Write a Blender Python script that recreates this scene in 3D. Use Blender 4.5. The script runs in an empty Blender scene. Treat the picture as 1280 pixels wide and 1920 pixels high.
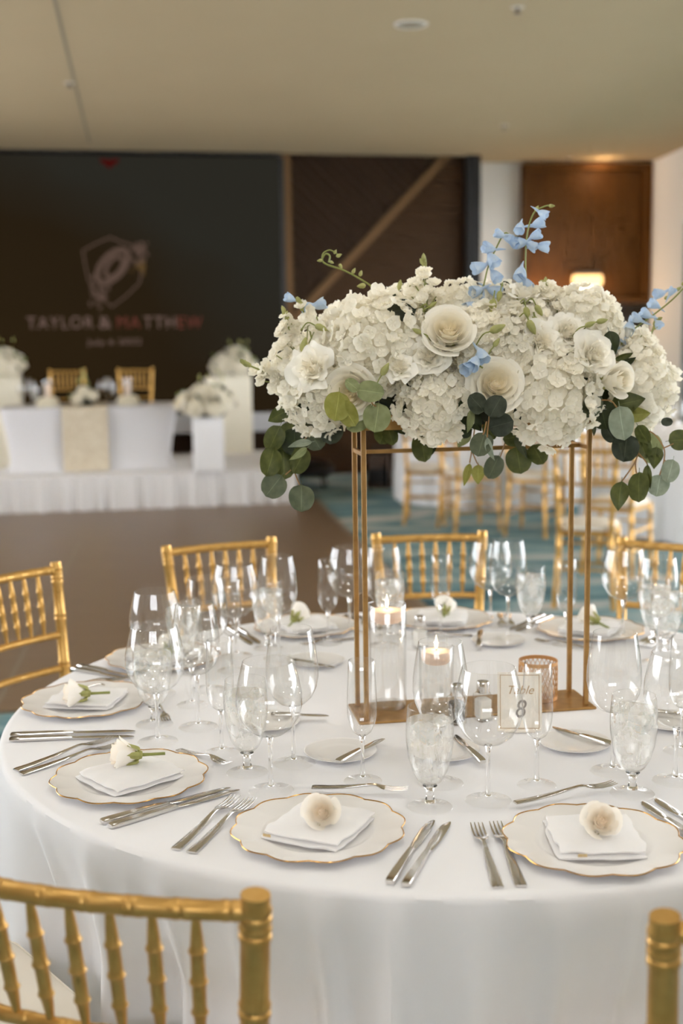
import bpy, math, random
from mathutils import Vector, Matrix, noise
random.seed(7)
PI = math.pi
SC = bpy.context.scene
COL = SC.collection

# ------------------------------------------------------------------ camera
CAM_H, PITCH, ROLL, FPX = 1.5378, 0.14304691, -0.01467995, 2300.0
FWD = Vector((0, math.cos(PITCH), -math.sin(PITCH)))
R0 = Vector((1, 0, 0)); U0 = Vector((0, math.sin(PITCH), math.cos(PITCH)))
RIGHT = R0 * math.cos(ROLL) + U0 * math.sin(ROLL)
UP = U0 * math.cos(ROLL) - R0 * math.sin(ROLL)
CAM = Vector((0, 0, CAM_H))
cd = bpy.data.cameras.new('camera'); cam = bpy.data.objects.new('camera', cd); COL.objects.link(cam)
m = Matrix((RIGHT, UP, -FWD)).transposed().to_4x4(); m.translation = CAM
cam.matrix_world = m
cd.sensor_fit = 'VERTICAL'; cd.sensor_height = 36; cd.sensor_width = 24
cd.lens = FPX * 36 / 1920; cd.clip_end = 100; cd.clip_start = 0.05
cd.dof.use_dof = True; cd.dof.focus_distance = 2.17; cd.dof.aperture_fstop = 2.5; cd.dof.aperture_blades = 9
SC.camera = cam
# ------------------------------------------------------------------ daylight and exposure
W = bpy.data.worlds.new('overcast_sky'); SC.world = W; W.use_nodes = True
WN = W.node_tree.nodes['Background']
WN.inputs[0].default_value = (.95, 0.975, 1.03, 1); WN.inputs[1].default_value = 3.7
FILL_W = 2.2      # watts of each added ceiling fill light
SC.view_settings.view_transform = 'Standard'; SC.view_settings.look = 'None'
SC.view_settings.gamma = 1; SC.view_settings.use_curve_mapping = False
SC.view_settings.exposure = 1.5
SC.cycles.max_bounces = 8; SC.cycles.diffuse_bounces = 7; SC.cycles.glossy_bounces = 3
SC.cycles.transmission_bounces = 8; SC.cycles.transparent_max_bounces = 28
SC.cycles.sample_clamp_indirect = 5.0
SC.cycles.use_adaptive_sampling = True; SC.cycles.adaptive_threshold = .05; SC.cycles.adaptive_min_samples = 12; SC.cycles.use_light_tree = False

def ray(px, py):
    return FWD + RIGHT * ((px - 640) / FPX) - UP * ((py - 960) / FPX)
def at(px, py, z):
    d = ray(px, py); return CAM + d * ((z - CAM_H) / d.z)
def aty(px, py, Y):
    d = ray(px, py); return CAM + d * (Y / d.y)
def onplane(px, py, P, n):
    d = ray(px, py); return CAM + d * ((P - CAM).dot(n) / d.dot(n))
def zat(X, Y, py):
    lo, hi = -1.0, 6.0
    for _ in range(50):
        mid = (lo + hi) / 2
        v = Vector((X, Y, mid)) - CAM
        if 960 - FPX * v.dot(UP) / v.dot(FWD) > py: lo = mid
        else: hi = mid
    return lo
T = 0.75

# ------------------------------------------------------------------ materials
def lin(c):
    r = []
    for v in c:
        v = v / 255.0
        r.append(v / 12.92 if v <= 0.04045 else ((v + 0.055) / 1.055) ** 2.4)
    return (*r, 1.0)
MAT = {}
def newmat(name):
    mt = bpy.data.materials.new(name); mt.use_nodes = True; MAT[name] = mt
    return mt, mt.node_tree.nodes, mt.node_tree.links
def pm(name, c, rough=.5, metal=0., spec=.5, emit=None, es=0., sss=0., bump=None, var=None, transl=0., sheen=0.):
    mt, N, L = newmat(name); b = N['Principled BSDF']
    b.inputs['Base Color'].default_value = lin(c); b.inputs['Roughness'].default_value = rough
    b.inputs['Metallic'].default_value = metal; b.inputs['Specular IOR Level'].default_value = spec
    if sheen: b.inputs['Sheen Weight'].default_value = sheen
    if emit: b.inputs['Emission Color'].default_value = lin(emit); b.inputs['Emission Strength'].default_value = es
    tc = None
    if var or bump:
        tc = N.new('ShaderNodeTexCoord')
    if var:      # (scale, second colour, mix, stretch)
        nz = N.new('ShaderNodeTexNoise'); nz.inputs['Scale'].default_value = var[0]; nz.inputs['Detail'].default_value = 5
        mp = N.new('ShaderNodeMapping'); mp.inputs['Scale'].default_value = var[3] if len(var) > 3 else (1, 1, 1)
        L.new(tc.outputs['Object'], mp.inputs[0]); L.new(mp.outputs[0], nz.inputs['Vector'])
        cr = N.new('ShaderNodeValToRGB'); cr.color_ramp.elements[0].position = .5 - var[2] / 2; cr.color_ramp.elements[1].position = .5 + var[2] / 2
        cr.color_ramp.elements[0].color = lin(c); cr.color_ramp.elements[1].color = lin(var[1])
        L.new(nz.outputs[0], cr.inputs[0]); L.new(cr.outputs[0], b.inputs['Base Color'])
    if bump:     # (scale, strength, distance)
        nb = N.new('ShaderNodeTexNoise'); nb.inputs['Scale'].default_value = bump[0]; nb.inputs['Detail'].default_value = 3
        L.new(tc.outputs['Object'], nb.inputs['Vector'])
        bp = N.new('ShaderNodeBump'); bp.inputs['Strength'].default_value = bump[1]; bp.inputs['Distance'].default_value = bump[2]
        L.new(nb.outputs[0], bp.inputs['Height']); L.new(bp.outputs[0], b.inputs['Normal'])
    if transl:
        tr = N.new('ShaderNodeBsdfTranslucent'); tr.inputs[0].default_value = lin(c)
        if var: L.new(cr.outputs[0], tr.inputs[0])
        mx = N.new('ShaderNodeMixShader'); mx.inputs[0].default_value = transl
        L.new(b.outputs[0], mx.inputs[1]); L.new(tr.outputs[0], mx.inputs[2]); L.new(mx.outputs[0], N['Material Output'].inputs[0])
    return mt
def thin_glass(name, f0=.07, edge=.72, tint=(.985, .985, .98), rough=.0, milk=0., milkc=(236, 234, 230)):
    """thin-walled clear glass: light passes straight through, reflection rises towards grazing angles"""
    mt, N, L = newmat(name); N.remove(N['Principled BSDF'])
    lw = N.new('ShaderNodeLayerWeight'); lw.inputs[0].default_value = .5
    p5 = N.new('ShaderNodeMath'); p5.operation = 'POWER'; p5.inputs[1].default_value = 5.0
    L.new(lw.outputs['Facing'], p5.inputs[0])
    ma = N.new('ShaderNodeMath'); ma.operation = 'MULTIPLY_ADD'; ma.inputs[1].default_value = 1 - f0; ma.inputs[2].default_value = f0
    ma.use_clamp = True
    L.new(p5.outputs[0], ma.inputs[0])
    p3 = N.new('ShaderNodeMath'); p3.operation = 'POWER'; p3.inputs[1].default_value = 4.0
    L.new(lw.outputs['Facing'], p3.inputs[0])
    mc = N.new('ShaderNodeMix'); mc.data_type = 'RGBA'
    mc.inputs['A'].default_value = (*tint, 1); mc.inputs['B'].default_value = (edge, edge, edge * .97, 1)
    L.new(p3.outputs[0], mc.inputs['Factor'])
    tr = N.new('ShaderNodeBsdfTransparent'); L.new(mc.outputs['Result'], tr.inputs[0])
    gl = N.new('ShaderNodeBsdfGlossy'); gl.inputs['Roughness'].default_value = rough; gl.inputs[0].default_value = (.97, .97, .97, 1)
    base = tr
    if milk:
        df = N.new('ShaderNodeBsdfDiffuse'); df.inputs[0].default_value = lin(milkc)
        tl = N.new('ShaderNodeBsdfTranslucent'); tl.inputs[0].default_value = lin(milkc)
        m0 = N.new('ShaderNodeMixShader'); m0.inputs[0].default_value = .5
        L.new(df.outputs[0], m0.inputs[1]); L.new(tl.outputs[0], m0.inputs[2])
        m1 = N.new('ShaderNodeMixShader')
        tc = N.new('ShaderNodeTexCoord'); nz = N.new('ShaderNodeTexNoise'); nz.inputs['Scale'].default_value = 38; nz.inputs['Detail'].default_value = 4
        L.new(tc.outputs['Object'], nz.inputs['Vector'])
        mr = N.new('ShaderNodeMapRange'); mr.inputs['From Min'].default_value = .3; mr.inputs['From Max'].default_value = .7
        mr.inputs['To Min'].default_value = milk * .7; mr.inputs['To Max'].default_value = min(1, milk * 1.25)
        L.new(nz.outputs[0], mr.inputs[0]); L.new(mr.outputs[0], m1.inputs[0])
        L.new(tr.outputs[0], m1.inputs[1]); L.new(m0.outputs[0], m1.inputs[2]); base = m1
    mx = N.new('ShaderNodeMixShader')
    L.new(ma.outputs[0], mx.inputs[0]); L.new(base.outputs[0], mx.inputs[1]); L.new(gl.outputs[0], mx.inputs[2])
    L.new(mx.outputs[0], N['Material Output'].inputs[0])
    return mt
def emat(name, c, s):
    mt, N, L = newmat(name); N.remove(N['Principled BSDF'])
    e = N.new('ShaderNodeEmission'); e.inputs[0].default_value = lin(c); e.inputs[1].default_value = s
    L.new(e.outputs[0], N['Material Output'].inputs[0]); return mt
def solid_glass(name, ior=1.45, c=(.99, .99, .99, 1)):
    mt, N, L = newmat(name); N.remove(N['Principled BSDF'])
    g = N.new('ShaderNodeBsdfGlass'); g.inputs['IOR'].default_value = ior; g.inputs[0].default_value = c; g.inputs['Roughness'].default_value = 0
    L.new(g.outputs[0], N['Material Output'].inputs[0]); return mt

pm('linen', (232, 232, 235), .85, spec=.2, bump=(900, .12, .0006), sheen=.2)
pm('linen_far', (226, 225, 226), .85, spec=.2)
pm('gauze', (248, 247, 247), .9, spec=.1, bump=(700, .25, .0006), transl=.25)
pm('gold_paint', (208, 166, 98), .36, metal=.75, spec=.5, var=(60, (194, 150, 80), .5))
pm('brass', (178, 138, 82), .36, metal=.55, var=(45, (158, 119, 68), .4), bump=(220, .08, .0006))
pm('gold_rim', (196, 150, 82), .22, metal=.9)
pm('copper_gold', (206, 158, 104), .35, metal=.65)
pm('cushion', (226, 219, 206), .8, spec=.2, bump=(500, .1, .0008))
pm('porcelain', (238, 235, 228), .22, spec=.5)
pm('steel', (222, 219, 216), .15, metal=1.)
pm('wax', (244, 228, 214), .5, transl=.3)
pm('wick', (40, 34, 30), .8)
pm('card', (244, 238, 228), .7)
pm('ink', (112, 98, 86), .6)
pm('ink_gold', (186, 150, 100), .4, metal=.4)
pm('pepper', (82, 66, 52), .8, var=(420, (30, 24, 20), .2), bump=(300, .5, .001))
pm('salt', (240, 238, 234), .7)
pm('petal_white', (255, 252, 242), .6, spec=.2, transl=.38, var=(30, (252, 247, 232), .6))
pm('petal_blue', (176, 200, 228), .6, spec=.2, transl=.3, var=(90, (216, 226, 234), .5))
pm('bud_green', (196, 194, 128), .55, transl=.25, var=(50, (158, 160, 92), .5))
pm('stem_green', (136, 142, 72), .55)
pm('twig', (150, 112, 66), .6)
pm('floret_core', (190, 186, 150), .8)
pm('moss', (44, 48, 26), .9, var=(60, (22, 24, 14), .5))
def petal_grad(name, outer, inner):
    mt, N, L = newmat(name); b = N['Principled BSDF']; b.inputs['Roughness'].default_value = .55; b.inputs['Specular IOR Level'].default_value = .25
    a = N.new('ShaderNodeAttribute'); a.attribute_name = 'heart'
    mx = N.new('ShaderNodeMix'); mx.data_type = 'RGBA'; mx.inputs['A'].default_value = lin(outer); mx.inputs['B'].default_value = lin(inner)
    L.new(a.outputs['Fac'], mx.inputs['Factor']); L.new(mx.outputs['Result'], b.inputs['Base Color'])
    tr = N.new('ShaderNodeBsdfTranslucent'); L.new(mx.outputs['Result'], tr.inputs[0])
    ms = N.new('ShaderNodeMixShader'); ms.inputs[0].default_value = .22
    L.new(b.outputs[0], ms.inputs[1]); L.new(tr.outputs[0], ms.inputs[2]); L.new(ms.outputs[0], N['Material Output'].inputs[0])
petal_grad('petal_rose', (255, 252, 243), (255, 247, 226))
petal_grad('petal_peach', (255, 252, 246), (255, 241, 220))
def leafmat(name, c1, c2, rough=.5):
    mt, N, L = newmat(name); b = N['Principled BSDF']; b.inputs['Roughness'].default_value = rough; b.inputs['Specular IOR Level'].default_value = .35
    tc = N.new('ShaderNodeTexCoord'); nz = N.new('ShaderNodeTexNoise'); nz.inputs['Scale'].default_value = 3.0; nz.inputs['Detail'].default_value = 5
    L.new(tc.outputs['Object'], nz.inputs['Vector'])
    cr = N.new('ShaderNodeValToRGB'); cr.color_ramp.elements[0].position = .35; cr.color_ramp.elements[1].position = .65
    cr.color_ramp.elements[0].color = lin(c1); cr.color_ramp.elements[1].color = lin(c2); L.new(nz.outputs[0], cr.inputs[0])
    a = N.new('ShaderNodeAttribute'); a.attribute_name = 'heart'   # midrib and veins
    mx = N.new('ShaderNodeMix'); mx.data_type = 'RGBA'; L.new(cr.outputs[0], mx.inputs['A']); mx.inputs['B'].default_value = lin(tuple(min(255, int(v * 1.25 + 22)) for v in c2))
    L.new(a.outputs['Fac'], mx.inputs['Factor']); L.new(mx.outputs['Result'], b.inputs['Base Color'])
    tr = N.new('ShaderNodeBsdfTranslucent'); L.new(mx.outputs['Result'], tr.inputs[0])
    ms = N.new('ShaderNodeMixShader'); ms.inputs[0].default_value = .25
    L.new(b.outputs[0], ms.inputs[1]); L.new(tr.outputs[0], ms.inputs[2]); L.new(ms.outputs[0], N['Material Output'].inputs[0])
leafmat('leaf_grey', (80, 88, 66), (96, 102, 78)); leafmat('leaf_olive', (72, 78, 36), (94, 98, 50))
leafmat('leaf_dark', (42, 50, 24), (58, 66, 34)); leafmat('leaf_yellow', (136, 136, 60), (160, 156, 84))
leafmat('leaf_pale', (132, 140, 94), (152, 158, 114)); leafmat('leaf_silver', (130, 140, 120), (152, 160, 140))
leafmat('leaf_slate', (52, 58, 44), (70, 76, 60))
thin_glass('glass', f0=.085, edge=.5); thin_glass('foot_glass', f0=.018, edge=.85, tint=(.999, .999, .998)); thin_glass('water', f0=.02, edge=.7, tint=(.992, .992, .99)); thin_glass('window_glass', f0=.04, edge=.9)
thin_glass('iced_water', f0=.03, edge=.9, milk=.24, milkc=(255, 254, 252))
thin_glass('ice', f0=.06, edge=.9, milk=.22, milkc=(255, 255, 254))
pm('plate_glass', (234, 232, 230), .2, spec=.5)
solid_glass('stem_glass', 1.46)
emat('flame', (255, 226, 180), 3.0)

# ------------------------------------------------------------------ mesh building
class G:
    def __init__(s): s.V = []; s.F = []; s.A = []
    def v(s, p, a=0.): s.V.append(tuple(p)); s.A.append(a); return len(s.V) - 1
    def grid(s, rows, closeu=False, closev=False, attr=None):
        nv = len(rows); nu = len(rows[0]); b = len(s.V)
        for j, r in enumerate(rows):
            for i, p in enumerate(r): s.v(p, attr[j][i] if attr else 0.)
        for j in range(nv if closev else nv - 1):
            for i in range(nu if closeu else nu - 1):
                j2 = (j + 1) % nv; i2 = (i + 1) % nu
                s.F.append((b + j * nu + i, b + j * nu + i2, b + j2 * nu + i2, b + j2 * nu + i))
        return s
    def lathe(s, prof, n=32, M=None, cap0=False, cap1=False):
        rows = []
        for r, z in prof:
            rw = []
            for i in range(n):
                a = 2 * PI * i / n; p = Vector((r * math.cos(a), r * math.sin(a), z))
                rw.append(M @ p if M else p)
            rows.append(rw)
        b = len(s.V); s.grid(rows, True)
        if cap0: s.F.append(tuple(b + i for i in range(n))[::-1])
        if cap1: s.F.append(tuple(b + (len(rows) - 1) * n + i for i in range(n)))
        return s
    def tube(s, pts, rad, n=8, cap=True, flat=None):
        pts = [Vector(p) for p in pts]; k = len(pts)
        if not hasattr(rad, '__len__'): rad = [rad] * k
        t0 = (pts[1] - pts[0]).normalized()
        u = t0.orthogonal().normalized() if flat is None else (flat - t0 * flat.dot(t0)).normalized()
        rows = []
        for i in range(k):
            t = (pts[min(i + 1, k - 1)] - pts[max(i - 1, 0)])
            t = t.normalized() if t.length > 1e-9 else t0
            u = (u - t * u.dot(t)).normalized(); w = t.cross(u)
            rows.append([pts[i] + (u * math.cos(2 * PI * j / n) + w * math.sin(2 * PI * j / n)) * rad[i] for j in range(n)])
        b = len(s.V); s.grid(rows, True)
        if cap:
            s.F.append(tuple(b + i for i in range(n))[::-1]); s.F.append(tuple(b + (k - 1) * n + i for i in range(n)))
        return s
    def loft(s, secs):
        """secs: (y, z, xc, halfwidth, thickness): flat bar with bevelled edges along y"""
        rows = []
        for y, z, xc, w, t in secs:
            rows.append([Vector((xc + x * w, y, z + q * t)) for x, q in ((-1, -.2), (-.8, -.5), (.8, -.5), (1, -.2), (1, .2), (.8, .5), (-.8, .5), (-1, .2))])
        b = len(s.V); s.grid(rows, True); k = len(rows)
        s.F.append(tuple(b + i for i in range(8))[::-1]); s.F.append(tuple(b + (k - 1) * 8 + i for i in range(8)))
        return s
    def box(s, lo, hi, bev=0., M=None):
        x0, y0, z0 = lo; x1, y1, z1 = hi; b = len(s.V)
        if bev <= 0:
            P = [(x0, y0, z0), (x1, y0, z0), (x1, y1, z0), (x0, y1, z0), (x0, y0, z1), (x1, y0, z1), (x1, y1, z1), (x0, y1, z1)]
            for p in P: s.v(M @ Vector(p) if M else p)
            for f in ((0, 3, 2, 1), (4, 5, 6, 7), (0, 1, 5, 4), (1, 2, 6, 5), (2, 3, 7, 6), (3, 0, 4, 7)): s.F.append(tuple(b + i for i in f))
            return s
        e = bev; rows = []
        for z, k in ((z0, e), (z0 + e, 0), (z1 - e, 0), (z1, e)):
            a0, a1, c0, c1 = x0 + k, x1 - k, y0 + k, y1 - k
            r = [(a0 + e, c0, z), (a1 - e, c0, z), (a1, c0 + e, z), (a1, c1 - e, z), (a1 - e, c1, z), (a0 + e, c1, z), (a0, c1 - e, z), (a0, c0 + e, z)]
            rows.append([M @ Vector(p) if M else Vector(p) for p in r])
        s.grid(rows, True); s.F.append(tuple(b + i for i in range(8))[::-1]); s.F.append(tuple(b + 24 + i for i in range(8)))
        return s
    def prism(s, poly, M, d):
        """polygon (x, z) extruded d along local y, placed by M"""
        b = len(s.V); n = len(poly)
        for y in (0, d):
            for x, z in poly: s.v(M @ Vector((x, y, z)))
        s.F.append(tuple(b + i for i in range(n))); s.F.append(tuple(b + n + i for i in range(n))[::-1])
        for i in range(n): s.F.append((b + i, b + n + i, b + n + (i + 1) % n, b + (i + 1) % n))
        return s
    def mesh(s, name, mat, smooth=True):
        me = bpy.data.meshes.new(name); me.from_pydata(s.V, [], s.F)
        if any(s.A):
            at_ = me.attributes.new('heart', 'FLOAT', 'POINT'); at_.data.foreach_set('value', s.A)
        me.materials.append(MAT[mat])
        if smooth:
            me.polygons.foreach_set('use_smooth', [True] * len(me.polygons))
            me.set_sharp_from_angle(angle=math.radians(42))
        me.update(); return me
    def obj(s, name, mat, parent=None, smooth=True, loc=None, rot=None):
        return link(name, s.mesh(name, mat, smooth), parent, loc, rot)
def link(name, me, parent=None, loc=None, rot=None, scale=None):
    o = bpy.data.objects.new(name, me); COL.objects.link(o)
    if parent: o.parent = parent
    if loc is not None: o.location = loc
    if rot is not None:
        if isinstance(rot, Matrix): o.rotation_euler = rot.to_euler()
        else: o.rotation_euler = rot
    if scale is not None: o.scale = (scale,) * 3 if not hasattr(scale, '__len__') else scale
    return o
def tag(o, label, cat, group=None, kind=None):
    if label: o['label'] = label
    if cat: o['category'] = cat
    if group: o['group'] = group
    if kind: o['kind'] = kind
    return o
def struct(o, label=None):
    o['kind'] = 'structure'
    if label: o['label'] = label
    return o
def thing(name, label, cat, loc=(0, 0, 0), rotz=0., group=None):
    o = bpy.data.objects.new(name, None); COL.objects.link(o); o.empty_display_size = .05
    o.location = loc; o.rotation_euler = (0, 0, rotz)
    return tag(o, label, cat, group)
KIDS = {}
def dup(root, label, loc, rotz, group=None):
    r = root.copy(); COL.objects.link(r); r.location = loc; r.rotation_euler = (0, 0, rotz); r['label'] = label
    if group: r['group'] = group
    kids = {}
    for o in list(COL.objects):
        if o.parent is not None: kids.setdefault(o.parent.name, []).append(o)
    for ch in kids.get(root.name, []):
        c = ch.copy(); COL.objects.link(c); c.parent = r
        for g in kids.get(ch.name, []):
            d = g.copy(); COL.objects.link(d); d.parent = c
    return r

# ================================================================== the room
UD = Vector((1, .2, 0)).normalized()            # direction along the back wall
VD = Vector((-UD.y, UD.x, 0))                   # away from the camera
PW = at(340, 851, .326); PW = Vector((PW.x, PW.y, 0)) + VD * .5
NB = VD
def wall_pt(px, py, off=0.):                    # point on the back wall plane, off metres in front of it
    return onplane(px, py, PW - VD * off, NB)
CEIL = wall_pt(500, 289).z
# room frame coordinates (u along back wall, v away from the camera)
def ruv(p): return (p - PW).dot(UD), (p - PW).dot(VD)
MR = Matrix((UD, VD, Vector((0, 0, 1)))).transposed().to_4x4(); MR.translation = PW   # u, v, z -> world
def ruvz(px, py, off=0.):
    p = wall_pt(px, py, off); u, v = ruv(p); return u, p.z

pm('ceiling_paint', (192, 173, 141), .9, spec=.1, var=(1.2, (186, 167, 135), .8))
pm('plaster', (236, 232, 224), .9, spec=.1)
pm('wood_dark', (58, 40, 23), .6, spec=.15, var=(7, (36, 24, 14), .5, (1, 14, 14)))
pm('wood_plank', (74, 50, 27), .6, spec=.15, var=(9, (46, 31, 17), .55, (1.2, 12, 16)))
pm('wood_trim', (104, 78, 50), .6, spec=.15)
pm('wood_panel', (112, 72, 30), .55, spec=.2, var=(8, (76, 48, 20), .6, (9, 9, .7)))
pm('black_void', (20, 17, 15), .7)
pm('dance_wood', (134, 112, 90), .38, var=(6, (114, 93, 73), .6, (.25, 5, 1)))
pm('brass_seam', (150, 138, 122), .5, metal=.3)
pm('grey_ledge', (186, 186, 190), .7)
pm('window_frame', (70, 76, 78), .5)
def carpet():
    mt, N, L = newmat('carpet'); b = N['Principled BSDF']; b.inputs['Roughness'].default_value = .95; b.inputs['Specular IOR Level'].default_value = .1
    tc = N.new('ShaderNodeTexCoord'); mp = N.new('ShaderNodeMapping'); mp.inputs['Scale'].default_value = (.8, 2.2, 1); mp.inputs['Rotation'].default_value = (0, 0, .35)
    L.new(tc.outputs['Object'], mp.inputs[0])
    nz = N.new('ShaderNodeTexNoise'); nz.inputs['Scale'].default_value = 1.1; nz.inputs['Detail'].default_value = 4; nz.inputs['Distortion'].default_value = 1.1
    L.new(mp.outputs[0], nz.inputs['Vector'])
    cr = N.new('ShaderNodeValToRGB'); e = cr.color_ramp.elements
    e[0].position = .3; e[0].color = lin((70, 98, 110)); e[1].position = .70; e[1].color = lin((206, 204, 198))
    x = e.new(.44); x.color = lin((108, 142, 150)); x = e.new(.54); x.color = lin((140, 164, 168)); x = e.new(.62); x.color = lin((178, 182, 180))
    L.new(nz.outputs[0], cr.inputs[0]); L.new(cr.outputs[0], b.inputs['Base Color'])
carpet()

RX = 4.1            # right wall starts at the back corner
# floor and ceiling
g = G(); g.box((-9, -4, -.1), (9, 18, 0)); struct(g.obj('floor', 'carpet', smooth=False), 'teal and pale grey patterned carpet floor')
g = G(); g.box((-9, -4, CEIL), (9, 18, CEIL + .1)); ceil = struct(g.obj('ceiling', 'ceiling_paint', smooth=False), 'plain beige painted ceiling')
# joint line, speaker and sprinklers in the ceiling
pm('ceiling_joint', (150, 138, 116), .9)
a, b_ = at(98, -20, CEIL), at(168, 268, CEIL)
dirv = (b_ - a).normalized(); nv_ = Vector((-dirv.y, dirv.x, 0)) * .012
g = G(); z0, z1 = CEIL - .002, CEIL + .001
bb = [g.v((p.x + s * nv_.x, p.y + s * nv_.y, z)) for z in (z0, z1) for p in (a, b_) for s in (-1, 1)]
g.F += [(0, 1, 3, 2), (4, 6, 7, 5), (0, 2, 6, 4), (1, 5, 7, 3), (0, 4, 5, 1), (2, 3, 7, 6)]
struct(g.obj('trim_1', 'ceiling_joint', ceil, smooth=False))
pm('speaker_grille', (150, 138, 118), .8, bump=(900, .5, .002)); pm('chrome_dark', (120, 110, 100), .35, metal=.7); pm('white_plastic', (214, 206, 192), .5)
c = at(770, 45, CEIL)
t = thing('ceiling_speaker', 'round beige speaker grille set flush into the ceiling', 'speaker', (c.x, c.y, CEIL))
G().lathe([(0.0001, -.006), (.085, -.006), (.088, -.004)], 32).obj('grille', 'speaker_grille', t)
G().lathe([(.088, -.004), (.09, -.010), (.105, -.008), (.108, 0)], 32).obj('ring', 'white_plastic', t)
for k, (px, py, lab) in enumerate(((945, 239, 'small ceiling sprinkler near the wooden panel wall'), (970, 20, 'small dark ceiling sprinkler at the upper picture edge'), (130, 160, 'small pale ceiling fitting beside the ceiling joint line'), (1065, 300, 'tiny ceiling fitting in the amber glow over the niche'))):
    c = at(px, py, CEIL - .02)
    t = thing('ceiling_sprinkler', lab, 'sprinkler', (c.x, c.y, CEIL), 0, 'sprinklers on the ceiling')
    G().lathe([(.0001, -.004), (.04, -.004), (.042, 0)], 20).obj('plate', 'white_plastic', t)
    G().lathe([(.012, -.004), (.012, -.03), (.024, -.034), (.024, -.038), (.0001, -.04)], 16).obj('nozzle', 'chrome_dark', t)

# dance floor: panels of brown wood with pale seams
E0, E1 = at(600, 950, 0), at(760, 1110, 0)
ed = (E1 - E0).normalized(); en = Vector((ed.y, -ed.x, 0))
if en.x > 0: en = -en                         # points to the left, onto the dance floor
nearc = at(0, 1338, 0)
s_near = (nearc - E0).dot(ed)
MD = Matrix((en, ed, Vector((0, 0, 1)))).transposed().to_4x4(); MD.translation = E0
g = G(); g.box((0, -.4, 0), (7.2, s_near, .012), M=MD); df = g.obj('floor_dance', 'dance_wood', smooth=False)
df.name = 'floor_2'; struct(df, 'brown wooden dance floor in front of the stage')
g = G(); g.box((-.03, -.4, 0), (0, s_near, .014), M=MD); struct(g.obj('trim_2', 'brass_seam', df, smooth=False))
p0, p1 = at(150, 1015, .012), at(0, 1312, .012)
q = (p1 - p0).normalized(); qn = Vector((-q.y, q.x, 0)) * .008
g = G(); bb = [g.v((p.x + s * qn.x, p.y + s * qn.y, z)) for z in (.0122, .0135) for p in (p0, p1 + q * .3) for s in (-1, 1)]
g.F += [(0, 1, 3, 2), (4, 6, 7, 5), (0, 2, 6, 4), (1, 5, 7, 3), (0, 4, 5, 1), (2, 3, 7, 6)]
struct(g.obj('trim_3', 'brass_seam', df, smooth=False))

# ---- back wall, led wall, timber panels
uL = ruvz(-160, 500)[0]; uS1, zSt = ruvz(521, 297); uT0 = ruvz(527, 400)[0]; uT1 = ruvz(545, 400)[0]
uP1 = ruvz(868, 400)[0]; uC1 = ruvz(893, 400)[0]
zSb = wall_pt(500, 773).z
g = G(); g.box((uL - 3, 0, 0), (uC1, .25, CEIL), M=MR); wb = struct(g.obj('wall_back', 'wood_dark', smooth=False), 'dark timber back wall')
g = G(); g.box((uT0, -.07, 0), (uT1, 0, CEIL), M=MR); struct(g.obj('trim_4', 'wood_trim', wb, smooth=False))
g = G(); g.box((uP1, -.16, 0), (uC1, 0, CEIL), M=MR); struct(g.obj('trim_5', 'black_void', wb, smooth=False))
g = G(); g.box((uL - 3, -.1, zSt + .015), (uT0, 0, CEIL), M=MR); struct(g.obj('trim_6', 'black_void', wb, smooth=False))
# diagonal trim and planks either side of it
d0 = ruvz(829, 300); d1 = ruvz(590, 556)
sl = (d1[1] - d0[1]) / (d1[0] - d0[0])
def diag_z(u): return d0[1] + sl * (u - d0[0])
hw = .045 * math.sqrt(1 + sl * sl)
uA = d0[0] + (CEIL - d0[1]) / sl                # where the trim meets the ceiling
uB = uT1; zB = diag_z(uT1)
g = G(); g.prism([(uB, zB - hw), (uA + hw / sl, CEIL), (uA - hw / sl, CEIL), (uB, zB + hw)], MR, -.05)
struct(g.obj('trim_7', 'wood_trim', wb, smooth=False))
def clip(poly, fn):
    out = []
    for i in range(len(poly)):
        p, q = poly[i], poly[(i + 1) % len(poly)]; a, b = fn(p), fn(q)
        if a >= 0: out.append(p)
        if a * b < 0:
            t = a / (a - b); out.append((p[0] + (q[0] - p[0]) * t, p[1] + (q[1] - p[1]) * t))
    return out
PLK = .1
k = 0; z = 0.0
while z < CEIL:                                 # level planks right of the trim
    poly = [(uT1, z + .003), (uP1, z + .003), (uP1, min(CEIL, z + PLK - .003)), (uT1, min(CEIL, z + PLK - .003))]
    poly = clip(poly, lambda p: diag_z(p[0]) - hw - p[1])
    if len(poly) > 2:
        g = G(); g.prism(poly, MR, -.022 - .006 * (k % 3)); struct(g.obj('plank', 'wood_plank', wb, smooth=False))
    z += PLK; k += 1
su = 1 / math.sqrt(2)
for k in range(-2, 30):                         # slanting planks left of the trim, falling to the right
    c0 = zB - .6 + k * PLK * 1.25               # z + u*1 = const lines
    def f_lo(p, c=c0): return (p[1] + (p[0] - uT1) * .95) - (c + .004)
    def f_hi(p, c=c0): return (c + PLK * 1.25 - .004) - (p[1] + (p[0] - uT1) * .95)
    poly = [(uT1, 0), (uA, 0), (uA, CEIL), (uT1, CEIL)]
    poly = clip(poly, lambda p: p[1] - diag_z(p[0]) - hw)
    for fn in (f_lo, f_hi):
        if len(poly) > 2: poly = clip(poly, fn)
    if len(poly) > 2:
        g = G(); g.prism(poly, MR, -.022 - .006 * (k % 3)); struct(g.obj('plank', 'wood_dark', wb, smooth=False))
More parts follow.
